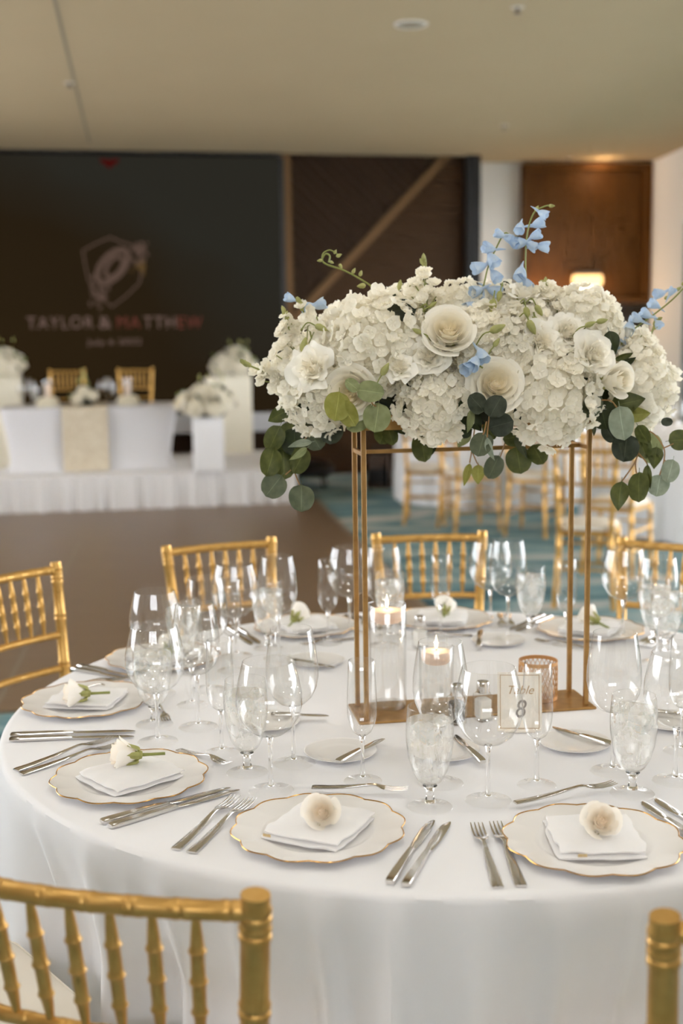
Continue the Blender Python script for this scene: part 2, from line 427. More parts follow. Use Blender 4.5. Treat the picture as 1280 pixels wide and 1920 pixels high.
# led wall
def led():
    mt, N, L = newmat('led_picture'); b = N['Principled BSDF']; b.inputs['Base Color'].default_value = (.002, .0016, .001, 1); b.inputs['Roughness'].default_value = .8; b.inputs['Specular IOR Level'].default_value = .0
    tc = N.new('ShaderNodeTexCoord'); sp = N.new('ShaderNodeSeparateXYZ'); L.new(tc.outputs['Generated'], sp.inputs[0])
    nz = N.new('ShaderNodeTexNoise'); nz.inputs['Scale'].default_value = 2.6; nz.inputs['Detail'].default_value = 1.5; L.new(tc.outputs['Generated'], nz.inputs['Vector'])
    mu = N.new('ShaderNodeMath'); mu.operation = 'MULTIPLY_ADD'; mu.inputs[1].default_value = .62; mu.inputs[2].default_value = 0; L.new(sp.outputs['X'], mu.inputs[0])
    m2 = N.new('ShaderNodeMath'); m2.operation = 'MULTIPLY_ADD'; m2.inputs[1].default_value = .55; L.new(sp.outputs['Z'], m2.inputs[0]); L.new(mu.outputs[0], m2.inputs[2])
    m3 = N.new('ShaderNodeMath'); m3.operation = 'MULTIPLY_ADD'; m3.inputs[1].default_value = .35; L.new(nz.outputs[0], m3.inputs[0]); L.new(m2.outputs[0], m3.inputs[2])
    cr = N.new('ShaderNodeValToRGB'); e = cr.color_ramp.elements
    e[0].position = .35; e[0].color = lin((66, 50, 28)); e[1].position = 1.05 if False else 1.0; e[1].color = lin((62, 60, 52)); x = e.new(.78); x.color = lin((58, 45, 28))
    L.new(m3.outputs[0], cr.inputs[0]); L.new(cr.outputs[0], b.inputs['Emission Color']); b.inputs['Emission Strength'].default_value = .16
    # pixel rows
    wv = N.new('ShaderNodeTexWave'); wv.bands_direction = 'Z'; wv.inputs['Scale'].default_value = 60; L.new(tc.outputs['Generated'], wv.inputs['Vector'])
led()
emat('led_text', (214, 176, 160), 0.085); emat('led_text_red', (196, 112, 96), 0.085); emat('led_crest', (196, 160, 140), 0.065); emat('led_crest_gold', (190, 150, 92), 0.076); emat('led_glow_red', (150, 40, 36), 0.061)
sc_o = thing('led_screen', 'large dark video screen with a floral crest and pinkish wedding lettering', 'screen', MR @ Vector(((uL + uS1) / 2, -.04, 0)), math.atan2(UD.y, UD.x))
um = (uL + uS1) / 2; hu = (uS1 - uL) / 2
g = G(); g.box((-hu, -.03, zSb), (hu, .035, zSt)); g.obj('display', 'led_picture', sc_o, smooth=False)
pm('screen_edge', (34, 32, 32), .5)
g = G(); g.box((hu, -.035, zSb), (hu + .05, .035, zSt)); g.obj('side_frame', 'screen_edge', sc_o, smooth=False)
def scr(px, py):
    u, z = ruvz(px, py, .08); return u - um, z
def text(name, body, mat, x, z, w, y, parent, extr=.002, spacing=1., shear=0., h=None):
    cu = bpy.data.curves.new(name, 'FONT'); cu.body = body; cu.align_x = 'CENTER'; cu.align_y = 'CENTER'; cu.size = 1; cu.space_character = spacing; cu.shear = shear
    tmp = bpy.data.objects.new('tmp_text', cu); COL.objects.link(tmp)
    bpy.context.view_layer.update(); dx = tmp.dimensions.x; dy = tmp.dimensions.y
    k = w / dx; ky = (h / dy) if h else k; cu.extrude = extr / k
    dg = bpy.context.evaluated_depsgraph_get(); me = bpy.data.meshes.new_from_object(tmp.evaluated_get(dg))
    bpy.data.objects.remove(tmp)
    me.materials.clear(); me.materials.append(MAT[mat])
    for v in me.vertices: v.co = Vector((v.co.x * k, v.co.y * ky, v.co.z * k))
    return link(name, me, parent, (x, y, z), (PI / 2, 0, 0))
xa, za = scr(50, 607); xb, zb = scr(175, 607); text('lettering', 'TAYLOR', 'led_text', (xa + xb) / 2, za, xb - xa, -.034, sc_o, spacing=1.15, h=.125)
xa, za = scr(185, 606); xb, _ = scr(208, 606); text('lettering', '&', 'led_text', (xa + xb) / 2, za, xb - xa, -.034, sc_o, h=.125)
xa, za = scr(219, 606); xb, _ = scr(262, 606); text('lettering', 'MA', 'led_text_red', (xa + xb) / 2, za, xb - xa, -.034, sc_o, spacing=1.15, h=.125)
xa, za = scr(270, 606); xb, _ = scr(330, 606); text('lettering', 'TTH', 'led_text', (xa + xb) / 2, za, xb - xa, -.034, sc_o, spacing=1.15, h=.125)
xa, za = scr(333, 606); xb, _ = scr(378, 606); text('lettering', 'EW', 'led_text_red', (xa + xb) / 2, za, xb - xa, -.034, sc_o, spacing=1.15, h=.125)
xa, za = scr(164, 642); xb, _ = scr(266, 642); text('lettering', 'July 6 2022', 'led_text', (xa + xb) / 2, za, xb - xa, -.034, sc_o, h=.075)
# crest: shield outline, initial ring and sprays of flowers
def scrline(name, pts, wpx, mat, closed=True):
    P = [scr(*p) for p in pts]; g = G(); n = len(P); r = wpx
    for i in range(n if closed else n - 1):
        a = Vector(P[i]); b = Vector(P[(i + 1) % n]); d = (b - a).normalized(); q = Vector((-d.y, d.x)) * r; a = a - d * r * .6; b = b + d * r * .6
        k = len(g.V)
        for y in (-.034, -.031):
            for p in (a - q, a + q, b + q, b - q): g.v((p.x, y, p.y))
        g.F += [(k, k + 1, k + 2, k + 3), (k + 4, k + 7, k + 6, k + 5), (k, k + 4, k + 5, k + 1), (k + 2, k + 6, k + 7, k + 3)]
    return g.obj(name, mat, sc_o, smooth=False)
scrline('crest_outline', [(155, 470), (182, 455), (206, 445), (232, 455), (262, 465), (266, 500), (262, 530), (240, 552), (210, 575), (180, 550), (166, 525), (160, 498)], .008, 'led_crest')
def ellp(cx, cy, a, b, rot, n=40): return [(cx + a * math.cos(t) * math.cos(rot) - b * math.sin(t) * math.sin(rot), cy + a * math.cos(t) * math.sin(rot) + b * math.sin(t) * math.cos(rot)) for t in (2 * PI * i / n for i in range(n))]
scrline('crest_initial', ellp(211, 499, 37, 20, -.85), .028, 'led_crest')
scrline('crest_initial', ellp(214, 500, 22, 12, -.95), .02, 'led_crest')
rnd = random.Random(4)
def spray(name, cx, cy, sx, sy, n, mat):
    g = G()
    for _ in range(n):
        px, py = cx + rnd.gauss(0, sx), cy + rnd.gauss(0, sy); x, z = scr(px, py); r = rnd.uniform(.012, .03); k = len(g.V); y = -.0335 - rnd.random() * .002
        for i in range(10):
            rr = r * (1 if i % 2 else .55); g.v((x + rr * math.cos(i * PI / 5), y, z + rr * math.sin(i * PI / 5)))
        g.v((x, y - .002, z))
        for i in range(10): g.F.append((k + i, k + (i + 1) % 10, k + 10))
    o = g.obj(name, mat, sc_o, smooth=False); o['kind'] = 'stuff'; return o
spray('crest_flowers', 187, 552, 9, 12, 34, 'led_crest'); spray('crest_flowers', 262, 475, 7, 14, 30, 'led_crest')
spray('crest_flowers', 264, 505, 8, 7, 12, 'led_crest_gold'); spray('crest_flowers', 176, 530, 5, 10, 14, 'led_crest')
scrline('red_heart', [(190, 300), (205, 303), (220, 300), (205, 312)], .018, 'led_glow_red')

# ledge under the screen
g = G(); zl0, zl1 = wall_pt(400, 811, .12).z, wall_pt(400, 776, .12).z
g.box((uL, -.14, zl0), (uT0 - .02, 0, zl1), M=MR); tag(g.obj('wall_ledge', 'grey_ledge', smooth=False), 'pale grey ledge running under the dark video screen', 'ledge')

# ---- recessed wall with cream strip and timber niche, right of the dark post
PW2 = (wall_pt(895, 400) - CAM) * 1.03 + CAM; PW2 = Vector((PW2.x, PW2.y, 0))
UD2 = Vector((1, .1, 0)).normalized(); VD2 = Vector((-UD2.y, UD2.x, 0))
MR2 = Matrix((UD2, VD2, Vector((0, 0, 1)))).transposed().to_4x4(); MR2.translation = PW2
def r2(px, py, off=0.):
    p = onplane(px, py, PW2 - VD2 * off, VD2); return (p - PW2).dot(UD2), p.z
uE, zE = r2(1218, 300); u1 = r2(975, 400)[0]; u2 = r2(1213, 400)[0]; zt = r2(1100, 309)[1]; zb_ = r2(1100, 570)[1]
g = G(); g.box((-.6, 0, 0), (uE + .4, .25, CEIL), M=MR2); w2 = struct(g.obj('wall_recess', 'plaster', smooth=False), 'cream plaster wall beside the timber niche')
ni = thing('timber_niche', 'warm brown timber wall niche with projecting frame, lit from within', 'wall niche', PW2, math.atan2(UD2.y, UD2.x))
FD = .16
for nm, lo, hi in (('frame_side', (u1, -FD, zb_), (u1 + .07, 0, zt)), ('frame_side', (u2 - .06, -FD, zb_), (u2, 0, zt)), ('frame_head', (u1 + .07, -FD, zt - .07), (u2 - .06, 0, zt)), ('frame_shelf', (u1 + .07, -FD, zb_), (u2 - .06, 0, zb_ + .07))):
    g = G(); g.box(lo, hi); g.obj(nm, 'wood_panel', ni, smooth=False)
nb = 9
for i in range(nb):
    a = u1 + .07 + (u2 - u1 - .13) * i / nb; b = u1 + .07 + (u2 - u1 - .13) * (i + 1) / nb
    g = G(); g.box((a + .001, -.02 - .003 * (i % 2), zb_ + .07), (b - .001, 0, zt - .07)); g.obj('board', 'wood_panel', ni, smooth=False)
g = G(); g.box((u1, -.1, 0), (u2, 0, zb_ - .01)); pm('dark_counter', (32, 26, 22), .5)
o = g.obj('bar_back', 'dark_counter', smooth=False); o.location = PW2; o.rotation_euler = (0, 0, math.atan2(UD2.y, UD2.x)); tag(o, 'black bar back panel under the timber niche', 'panel')
# lamp in the niche
la = r2(1075, 510, .1); lb = r2(1127, 560, .1)
wl = thing('wall_lamp', 'small box wall lamp with glowing top band in the timber niche', 'lamp', PW2, math.atan2(UD2.y, UD2.x))
emat('lamp_band', (255, 196, 128), 1.15); pm('lamp_body', (206, 222, 210), .3, emit=(200, 220, 205), es=.35); pm('lamp_cap', (90, 84, 78), .5)
lx0, lx1, lz0, lz1 = la[0], lb[0], lb[1], la[1]; h_ = lz1 - lz0
g = G(); g.box((lx0 + .04, -.13, lz0), (lx1 - .02, -.04, lz0 + h_ * .5), .01); g.obj('glass_body', 'lamp_body', wl)
g = G(); g.box((lx0, -.15, lz0 + h_ * .5), (lx1, -.03, lz0 + h_ * .88), .015); g.obj('glowing_band', 'lamp_band', wl)
g = G(); g.box((lx0 + .02, -.14, lz0 + h_ * .88), (lx1 - .02, -.03, lz1), .008); g.obj('cap', 'lamp_cap', wl)
g = G(); g.box((lx0 + .1, -.05, lz0 + .03), (lx1 - .1, -.018, lz0 + h_ * .5)); g.obj('bracket', 'lamp_cap', wl)
def light(name, kind, loc, energy, color, size=.1, rot=None):
    l = bpy.data.lights.new(name, kind); l.energy = energy; l.color = color
    if kind == 'AREA': l.size = size
    else: l.shadow_soft_size = size
    o = bpy.data.objects.new(name, l); COL.objects.link(o); o.location = loc
    if rot: o.rotation_euler = rot
    return o
light('lamp_light', 'POINT', MR2 @ Vector(((lx0 + lx1) / 2, -.3, lz0 - .03)), 2.6, (1, .62, .3), .05)
light('lamp_light', 'POINT', MR2 @ Vector(((lx0 * .25 + u1 * .75), -.25, lz0)), 3.4, (1, .6, .28), .05)
light('cove_light', 'POINT', MR2 @ Vector(((u1 + u2) / 2 + .12, -.3, CEIL - .14)), 1.1, (1, .66, .34), .05)

# ---- right wall with tall windows
C0 = MR2 @ Vector((uE, 0, 0)); C0.z = 0
WDv = Vector((.0757, -1, 0)).normalized(); WN_ = Vector((1, .0757, 0)).normalized()
MW = Matrix((WDv, WN_, Vector((0, 0, 1)))).transposed().to_4x4(); MW.translation = C0      # s towards the camera, n outwards
jam = onplane(1276, 600, C0, WN_); s0 = (jam - C0).dot(WDv); ztop = onplane(1278, 412, C0, WN_).z
S_END, S_WIN = 17.0, 12.0
g = G(); g.box((0, 0, 0), (s0, .2, CEIL), M=MW); wr = struct(g.obj('wall_right', 'plaster', smooth=False), 'white wall beside the tall windows')
g = G(); g.box((s0, 0, ztop), (S_END, .2, CEIL), M=MW); struct(g.obj('wall_right_head', 'plaster', smooth=False), 'white wall strip above the tall windows')
g = G(); g.box((s0, 0, 0), (S_END, .2, .12), M=MW); struct(g.obj('wall_right_sill', 'plaster', smooth=False), 'low sill wall under the tall windows')
def windows(M, s0, s1, z0, z1, n, first):
    for i in range(n):
        a = s0 + (s1 - s0) * i / n; b = s0 + (s1 - s0) * (i + 1) / n
        t = bpy.data.objects.new('window_%d' % (first + i), None); COL.objects.link(t); struct(t, 'tall window in a dark frame')
        g = G(); w = .05
        for lo, hi in (((a, .02, z0), (a + w, .12, z1)), ((b - w, .02, z0), (b, .12, z1)), ((a + w, .02, z0), (b - w, .12, z0 + w)), ((a + w, .02, z1 - w), (b - w, .12, z1))): g.box(lo, hi, M=M)
        g.obj('window_frame', 'window_frame', t, smooth=False)
        g = G(); g.box((a + w, .065, z0 + w), (b - w, .071, z1 - w), M=M); g.obj('pane', 'window_glass', t, smooth=False)
windows(MW, s0, S_WIN, .12, ztop, 8, 1)
g = G(); g.box((S_WIN, 0, .12), (S_END, .2, ztop), M=MW); struct(g.obj('wall_right_near', 'plaster', smooth=False), 'added white wall ending the tall windows')  # unseen solid stretch, put in to keep window light off the cloth front
# ---- left and rear walls out of view, with windows added to brighten the table
ML = Matrix((Vector((.12, 1, 0)).normalized(), Vector((-1, .12, 0)).normalized(), Vector((0, 0, 1)))).transposed().to_4x4(); ML.translation = Vector((-7.2, -3.0, 0))
g = G(); g.box((-1, 0, 0), (17, .2, .9), M=ML); struct(g.obj('wall_left', 'plaster', smooth=False), 'low white wall under the added window row')
g = G(); g.box((-1, 0, 3.2), (17, .2, CEIL), M=ML); struct(g.obj('wall_left_head', 'plaster', smooth=False), 'white wall above the added window row')
windows(ML, 4.5, 14.0, .9, 3.2, 7, 10)
g = G(); g.box((-1, 0, .9), (4.5, .2, 3.2), M=ML); g.box((14.0, 0, .9), (17, .2, 3.2), M=ML); struct(g.obj('wall_left_side', 'plaster', smooth=False), 'white wall at the ends of the added window row')  # unseen solid ends, the near one widened to cut light on the cloth
pm('rear_paint', (150, 140, 124), .9)
MB = Matrix((Vector((1, 0, 0)), Vector((0, -1, 0)), Vector((0, 0, 1)))).transposed().to_4x4(); MB.translation = Vector((0, -3.2, 0))
g = G(); g.box((-9, 0, 0), (9, .2, 2.2), M=MB); g.box((-9, 0, 3.3), (9, .2, CEIL), M=MB); g.box((-9, 0, 2.2), (-1.8, .2, 3.3), M=MB); g.box((1.8, 0, 2.2), (9, .2, 3.3), M=MB)
struct(g.obj('wall_rear', 'rear_paint', smooth=False), 'plain beige rear wall with an added high window row')
windows(MB, -1.8, 1.8, 2.2, 3.3, 3, 18)  # unseen rear windows, added and sized to light the flower fronts
# ---- round fill lights in a grid, added out of view to brighten the table
emat('fill_lens', (255, 244, 228), 2.5)
k = 0
for gx in (-1.7, .2, 2.1):
    for gy in (-.4, 1.5, 3.4):
        k += 1
        t = thing('fill_light', 'round fill light added out of view over the dining tables', 'ceiling light', (gx, gy, CEIL), 0, 'added fill lights on the dining ceiling')
        G().lathe([(.15, -.001), (.19, -.001), (.19, -.016), (.175, -.022), (.155, -.018), (.15, -.001)], 32).obj('ring', 'white_plastic', t)
        G().lathe([(.0001, -.010), (.154, -.010), (.152, -.006)], 32).obj('lens', 'fill_lens', t)
        l = bpy.data.lights.new('fill_lamp', 'AREA'); l.shape = 'DISK'; l.size = .3; l.energy = FILL_W; l.color = (1, .985, .96); l.spread = math.radians(150)
        o = bpy.data.objects.new('fill_lamp', l); COL.objects.link(o); o.location = (gx, gy, CEIL - .026)

# ================================================================== round table
TC = at(0, 0, T) * 0
S_ = .8503
TC = Vector((0.24317548 * S_, 2.99838795 * S_, T)); TR = 0.9144
def tpol(ang, rad, z=T): return Vector((TC.x + rad * math.cos(math.radians(ang)), TC.y + rad * math.sin(math.radians(ang)), z))
t = thing('round_table', 'round folding banquet table hidden under the long white cloth', 'table', (TC.x, TC.y, 0))
pm('plywood', (150, 120, 84), .6); pm('grey_metal', (120, 120, 122), .4, metal=.8)
G().lathe([(.0001, .71), (TR - .02, .71), (TR - .012, .716), (TR - .012, .742), (TR - .02, .746), (.0001, .746)], 64).obj('tabletop', 'plywood', t)
for k in range(4):
    a = k * PI / 2 + .4; x, y = .5 * math.cos(a), .5 * math.sin(a)
    G().tube([(x, y, .71), (x, y, 0)], .016, 10).obj('leg', 'grey_metal', t)
def cloth(name, c, R, label, cat, mat, folds, dents=(), seam=None, n=420, group=None, amp=.058, z0=T, seed=1):
    rnd = random.Random(seed)
    ph = [(rnd.randint(9, 15), rnd.uniform(0, 6.28), 1.0), (rnd.randint(18, 26), rnd.uniform(0, 6.28), .7), (rnd.randint(5, 8), rnd.uniform(0, 6.28), .6), (rnd.randint(30, 40), rnd.uniform(0, 6.28), .25)]
    def fold(a):
        v = sum(w * math.sin(k * a + p + .8 * math.sin(3 * a + p)) for k, p, w in ph) / 2.0
        for fa, fw, fh in folds:
            d = (a - fa + PI) % (2 * PI) - PI; v += fh * math.exp(-(d / fw) ** 2)
        return v
    prof = [(.0001, 0, 0)] + [(R * x, 0, 0) for x in (.2, .4, .6, .75, .88, .95)] + [(R - .012, 0, 0), (R - .005, -.0012, 0), (R, -.005, .0), (R + .002, -.012, .01)]
    for i in range(1, 27):
        s = i / 26; prof.append((R + .003, -.012 - (z0 - .02) * s, s))
    rows = []
    for r, dz, s in prof:
        row = []
        for i in range(n):
            a = 2 * PI * i / n; rr = r
            if s > 0:
                rr = r + amp * fold(a) * min(1, s ** .75 * 1.15) * (1 if s < .6 else 1)
                for da, dw, dd in dents:
                    d = (a - da + PI) % (2 * PI) - PI
                    rr -= dd * math.exp(-(d / dw) ** 4) * min(1, max(0, (s - .04) / .25))
                if seam is not None:
                    d = (a - seam + PI) % (2 * PI) - PI; rr += .011 * math.exp(-(d / .013) ** 2) * min(1, s * 8)
            zz = z0 + dz
            if s == 0 and r < R - .02: zz += .0006 * noise.noise(Vector((r * math.cos(a) * 5, r * math.sin(a) * 5, seed)))
            row.append(Vector((rr * math.cos(a), rr * math.sin(a), zz)))
        rows.append(row)
    g = G(); g.grid(rows, True); o = g.obj(name, mat, loc=(c[0], c[1], 0)); tag(o, label, cat, group); return o
ra = math.radians
# ================================================================== gold bamboo-look chairs
def bamboo(g, pts, r, rings, n=10, ring_r=1.13, steps=None):
    """tube along pts with raised bamboo rings at the given fractions"""
    pts = [Vector(p) for p in pts]; L = [0]
    for i in range(1, len(pts)): L.append(L[-1] + (pts[i] - pts[i - 1]).length)
    tot = L[-1]
    def P(s):
        s = min(max(s, 0), tot)
        for i in range(1, len(pts)):
            if s <= L[i] or i == len(pts) - 1:
                f = (s - L[i - 1]) / max(1e-9, L[i] - L[i - 1]); return pts[i - 1].lerp(pts[i], f)
    ss = {0: 1., tot: 1.}
    for l in L: ss.setdefault(l, 1.)
    for fr in rings:
        c = fr * tot; w = r * .55
        for d, k in ((-1.6 * w, 1.), (-w, ring_r), (-.25 * w, ring_r * .98), (0, .98), (.25 * w, ring_r * .98), (w, ring_r), (1.6 * w, 1.)):
            if 0 <= c + d <= tot: ss[c + d] = k
    keys = sorted(ss); g.tube([P(s) for s in keys], [r * ss[s] for s in keys], n); return g
def smooth_path(pts, n=16):
    """Catmull-Rom through pts"""
    P = [Vector(p) for p in pts]; P = [P[0] * 2 - P[1]] + P + [P[-1] * 2 - P[-2]]; out = []
    for i in range(1, len(P) - 2):
        for k in range(n):
            t = k / n; a, b, c, d = P[i - 1], P[i], P[i + 1], P[i + 2]
            out.append(.5 * ((2 * b) + (c - a) * t + (2 * a - 5 * b + 4 * c - d) * t * t + (3 * b - a - 3 * c + d) * t ** 3))
    out.append(P[-2]); return out
CH = .910
def rail(z, xh, y, bow, r, name, mat, t, n=7, rings=None):
    pts = [(x, y - bow * (1 - (x / xh) ** 2), z) for x in [xh * (-1 + 2 * i / 8) for i in range(9)]]
    g = G(); bamboo(g, pts, r, rings or [(i + .5) / n for i in range(n)], 12, 1.08); return g.obj(name, mat, t)
def post_xy(z):
    """back post centre line: half width and y at height z"""
    f = max(0, (z - .42) / (CH - .42)); x = .142 + .030 * f ** 1.2 if z > .42 else .142 + .022 * ((.42 - z) / .42) ** 1.5
    y = -.17 - .055 * f ** 1.4 if z > .42 else -.17 - .035 * ((.42 - z) / .42) ** 1.5
    return x, y
def make_chair(label, group):
    t = thing('chiavari_chair', label, 'chair', group=group); gm = 'gold_paint'
    for s in (-1, 1):
        zs = [CH, .86, .8, .7, .6, .5, .42, .3, .2, .1, 0]
        g = G(); bamboo(g, [(s * post_xy(z)[0], post_xy(z)[1], z) for z in zs], .0152, [.028, .055, .17, .32, .47, .62, .77, .9], 12)
        g.obj('back_post', gm, t)
        g = G(); bamboo(g, [(s * .165, .165, .44), (s * .168, .168, .25), (s * .178, .18, 0)], .0135, [.15, .4, .65, .88]); g.obj('front_leg', gm, t)
    zr = (CH - .022, CH - .205, CH - .30)
    for i, z in enumerate(zr):
        x, y = post_xy(z); rail(z, x, y, .022 if i == 0 else .018, .0122 if i == 0 else .0098, 'top_rail' if i == 0 else 'back_rail', gm, t)
    for i in range(6):
        fx = -1 + 2 * (1.3 + i) / 7.6
        xa, ya = post_xy(zr[0]); xb, yb = post_xy(zr[1])
        p0 = Vector((fx * xa, ya - .022 * (1 - fx * fx), zr[0])); p1 = Vector((fx * xb, yb - .018 * (1 - fx * fx), zr[1]))
        g = G(); ks = [(0, .5), (.08, .62), (.2, .85), (.27, .95), (.30, 1.25), (.33, .95), (.5, 1), (.53, 1.3), (.56, 1), (.73, .95), (.76, 1.22), (.79, .9), (.92, .62), (1, .5)]
        g.tube([p0.lerp(p1, k) for k, _ in ks], [.0078 * r for _, r in ks], 9); g.obj('spindle', gm, t)
    # seat frame with rounded corners, cushion with piping
    def outline(k, dx=0., n=6):
        xs = [(-.142, -.165), (.142, -.165), (.172, .172), (-.172, .172)]; rc = .045; out = []
        for i, (x, y) in enumerate(xs):
            cx, cy = x - math.copysign(rc, x), y - math.copysign(rc, y)
            a0 = (PI, 1.5 * PI, 0, PI / 2)[i]
            for j in range(n + 1):
                a = a0 + (PI / 2) * j / n; out.append(((cx + rc * math.cos(a)) * k, (cy + rc * math.sin(a)) * k))
        return out
    def ring(k, z): return [Vector((x, y, z)) for x, y in outline(k)]
    g = G(); rows = [ring(.9, .405), ring(1.0, .408), ring(1.0, .432), ring(.95, .436)]; g.grid(rows, True); g.F.append(tuple(range(28))[::-1]); g.F.append(tuple(range(84, 112)))
    g.obj('seat_frame', gm, t)
    g = G(); rows = [ring(.9, .436), ring(.985, .44), ring(1.0, .452), ring(.985, .466), ring(.9, .474), ring(.6, .479), ring(.2, .481)]
    g.grid(rows, True); g.F.append(tuple(range(28))[::-1]); g.F.append(tuple(range(168, 196))); cu = g.obj('cushion', 'cushion', t)
    for z in (.442, .464):
        p = ring(.992, z); g = G(); g.tube(p + [p[0]], .0032, 6, cap=False); g.obj('piping', 'cushion', cu)
    for z in (.16, .28):
        for s in (-1, 1):
            g = G(); bx, by = post_xy(z); bamboo(g, [(s * bx, by, z), (s * .172, .172, z)], .008, [.2, .5, .8], 8); g.obj('stretcher', gm, t)
        g = G(); bamboo(g, [(-.172, .173, z + .03), (.172, .173, z + .03)], .008, [.1, .3, .5, .7, .9], 8); g.obj('stretcher', gm, t)
    g = G(); bx, by = post_xy(.22); bamboo(g, [(-bx, by, .22), (bx, by, .22)], .008, [.2, .5, .8], 8); g.obj('stretcher', gm, t)
    return t
BACK_Y = .225                                   # seat centre to top of the back
def seat_from_back(cx, cy, face):               # centre of the top rail and facing angle (deg) -> origin
    f = Vector((math.cos(ra(face)), math.sin(ra(face)), 0)); return Vector((cx, cy, 0)) + f * BACK_Y
def back_mid(px, py, side, face, wide=1.):
    """top of one back post seen at a pixel; side +1: the chair's own right post"""
    p = at(px, py, CH - .004); f = Vector((math.cos(ra(face)), math.sin(ra(face)), 0)); r = Vector((f.y, -f.x, 0))
    c = p - r * (side * .172 * wide); return c.x, c.y
def fac(ang): return ang + 180                  # facing the table centre from polar angle ang
CHG = 'gold chairs around the big round table'
specs = []
cN = back_mid(479, 1683, 1, 75, 1.17); specs.append((cN, 75, 'gold bamboo-look chair closest to the camera, seen from behind at lower left'))
cR = back_mid(1246, 1724, -1, 104, 1.17); specs.append((cR, 104, 'gold bamboo-look chair cut off by the lower right picture corner'))
pa = at(308, 1023, CH); pb = at(511, 1006, CH)
def mid2(pl, pr):
    c = (pl + pr) / 2; d = pl - pr; f = math.degrees(math.atan2(d.x * -1, d.y)) ; return (c.x, c.y)
def facing2(pl, pr):                            # seen from the front: its own right post is the picture's left one
    d = (pl - pr).normalized(); f = Vector((-d.y, d.x, 0)); 
    if f.dot(Vector((TC.x, TC.y, 0)) - (pl + pr) / 2) < 0: f = -f
    return math.degrees(math.atan2(f.y, f.x))
specs.append((mid2(pa, pb), facing2(pa, pb), 'gold bamboo-look chair pushed in from the dance floor, behind the wine glasses'))
pa, pb = at(702, 1000, CH), at(906, 995, CH)
specs.append((mid2(pa, pb), facing2(pa, pb), 'gold bamboo-look chair behind the candle, framed by the flower stand legs'))
fa = fac(54.6); cc = back_mid(1166, 1009, 1, fa); specs.append((cc, fa, 'gold bamboo-look chair half cut off by the picture edge beside the flower stand'))
fa = fac(144); cc = back_mid(104, 1056, -1, fa); specs.append((cc, fa, 'gold bamboo-look chair at the left picture edge over the brown dance floor'))
ch0 = None
sp6 = Vector((TC.x, TC.y, 0)) + Vector((math.cos(ra(-140.9)), math.sin(ra(-140.9)), 0)) * 1.095
place = [(seat_from_back(c[0], c[1], f), f, l) for c, f, l in specs] + [(sp6, fac(-140.9), 'gold chair of which only the cream seat cushion shows at lower left')]
for i, (p, f, l) in enumerate(place):
    rz = ra(f - 90)
    if i == 0:
        ch0 = make_chair(l, CHG); ch0.location = p; ch0.rotation_euler = (0, 0, rz)
    else: o = dup(ch0, l, p, rz, CHG); o.scale = (1.17, 1, 1) if i == 1 else (1, 1, 1)
ch0.scale = (1.17, 1, 1)
# the cloth hangs from the table edge and is pushed in where a seat stands against it
dents = []
for p, f, l in place:
    v = p - Vector((TC.x, TC.y, 0)); need = TR + .045 - (v.length - .185)
    if need > 0: dents.append((math.atan2(v.y, v.x), .23, need))
cloth('tablecloth', TC, TR, 'white linen cloth over the big round dining table, reaching to the floor', 'tablecloth', 'linen',
      [(ra(-122), .03, 1.2), (ra(-114), .022, .9), (ra(-105.5), .024, 1.4), (ra(-99), .02, 1.3), (ra(-92), .03, .8), (ra(-84), .025, .9), (ra(-133), .035, 1.2), (ra(-143), .03, 1.0)], dents, seam=ra(-77.5), n=760)


# ================================================================== flower stand
SY = 0.16815886; SCN = Vector((0.3171146 * S_, 2.96746564 * S_, 0)); SWd, SDp = .4723, .1007
st = thing('flower_stand', 'tall slim brass flower stand with four legs on a flat base plate', 'stand', (SCN.x, SCN.y, T), SY)
MS = Matrix.Rotation(SY, 4, 'Z'); MS.translation = Vector((SCN.x, SCN.y, T))
zT0, zT1, zBar = 1.350 - T, 1.380 - T, 1.3027 - T
g = G(); g.box((-SWd / 2 - .018, -SDp / 2 - .018, 0), (SWd / 2 + .018, SDp / 2 + .018, .005), .0012); g.obj('base_plate', 'brass', st, smooth=False)
for sx in (-1, 1):
    for sy in (-1, 1):
        x, y = sx * SWd / 2, sy * SDp / 2; g = G(); g.box((x - .0047, y - .0047, .005), (x + .0047, y + .0047, zT0), .0007); g.obj('leg', 'brass', st, smooth=False)
    g = G(); g.box((sx * SWd / 2 - .0035, -SDp / 2 + .0047, zBar - .004), (sx * SWd / 2 + .0035, SDp / 2 - .0047, zBar + .004)); g.obj('end_bar', 'brass', st, smooth=False)
g = G(); g.box((-SWd / 2 + .0035, -.0035, zBar - .004), (SWd / 2 - .0035, .0035, zBar + .004)); g.obj('cross_bar', 'brass', st, smooth=False)
g = G(); x, y, w = SWd / 2 + .008, SDp / 2 + .008, .003
g.box((-x, -y, zT0), (x, y, zT0 + .002)); g.box((-x, -y, zT0 + .002), (x, -y + w, zT1)); g.box((-x, y - w, zT0 + .002), (x, y, zT1)); g.box((-x, -y + w, zT0 + .002), (-x + w, y - w, zT1)); g.box((x - w, -y + w, zT0 + .002), (x, y - w, zT1))
g.obj('tray', 'brass', st, smooth=False)

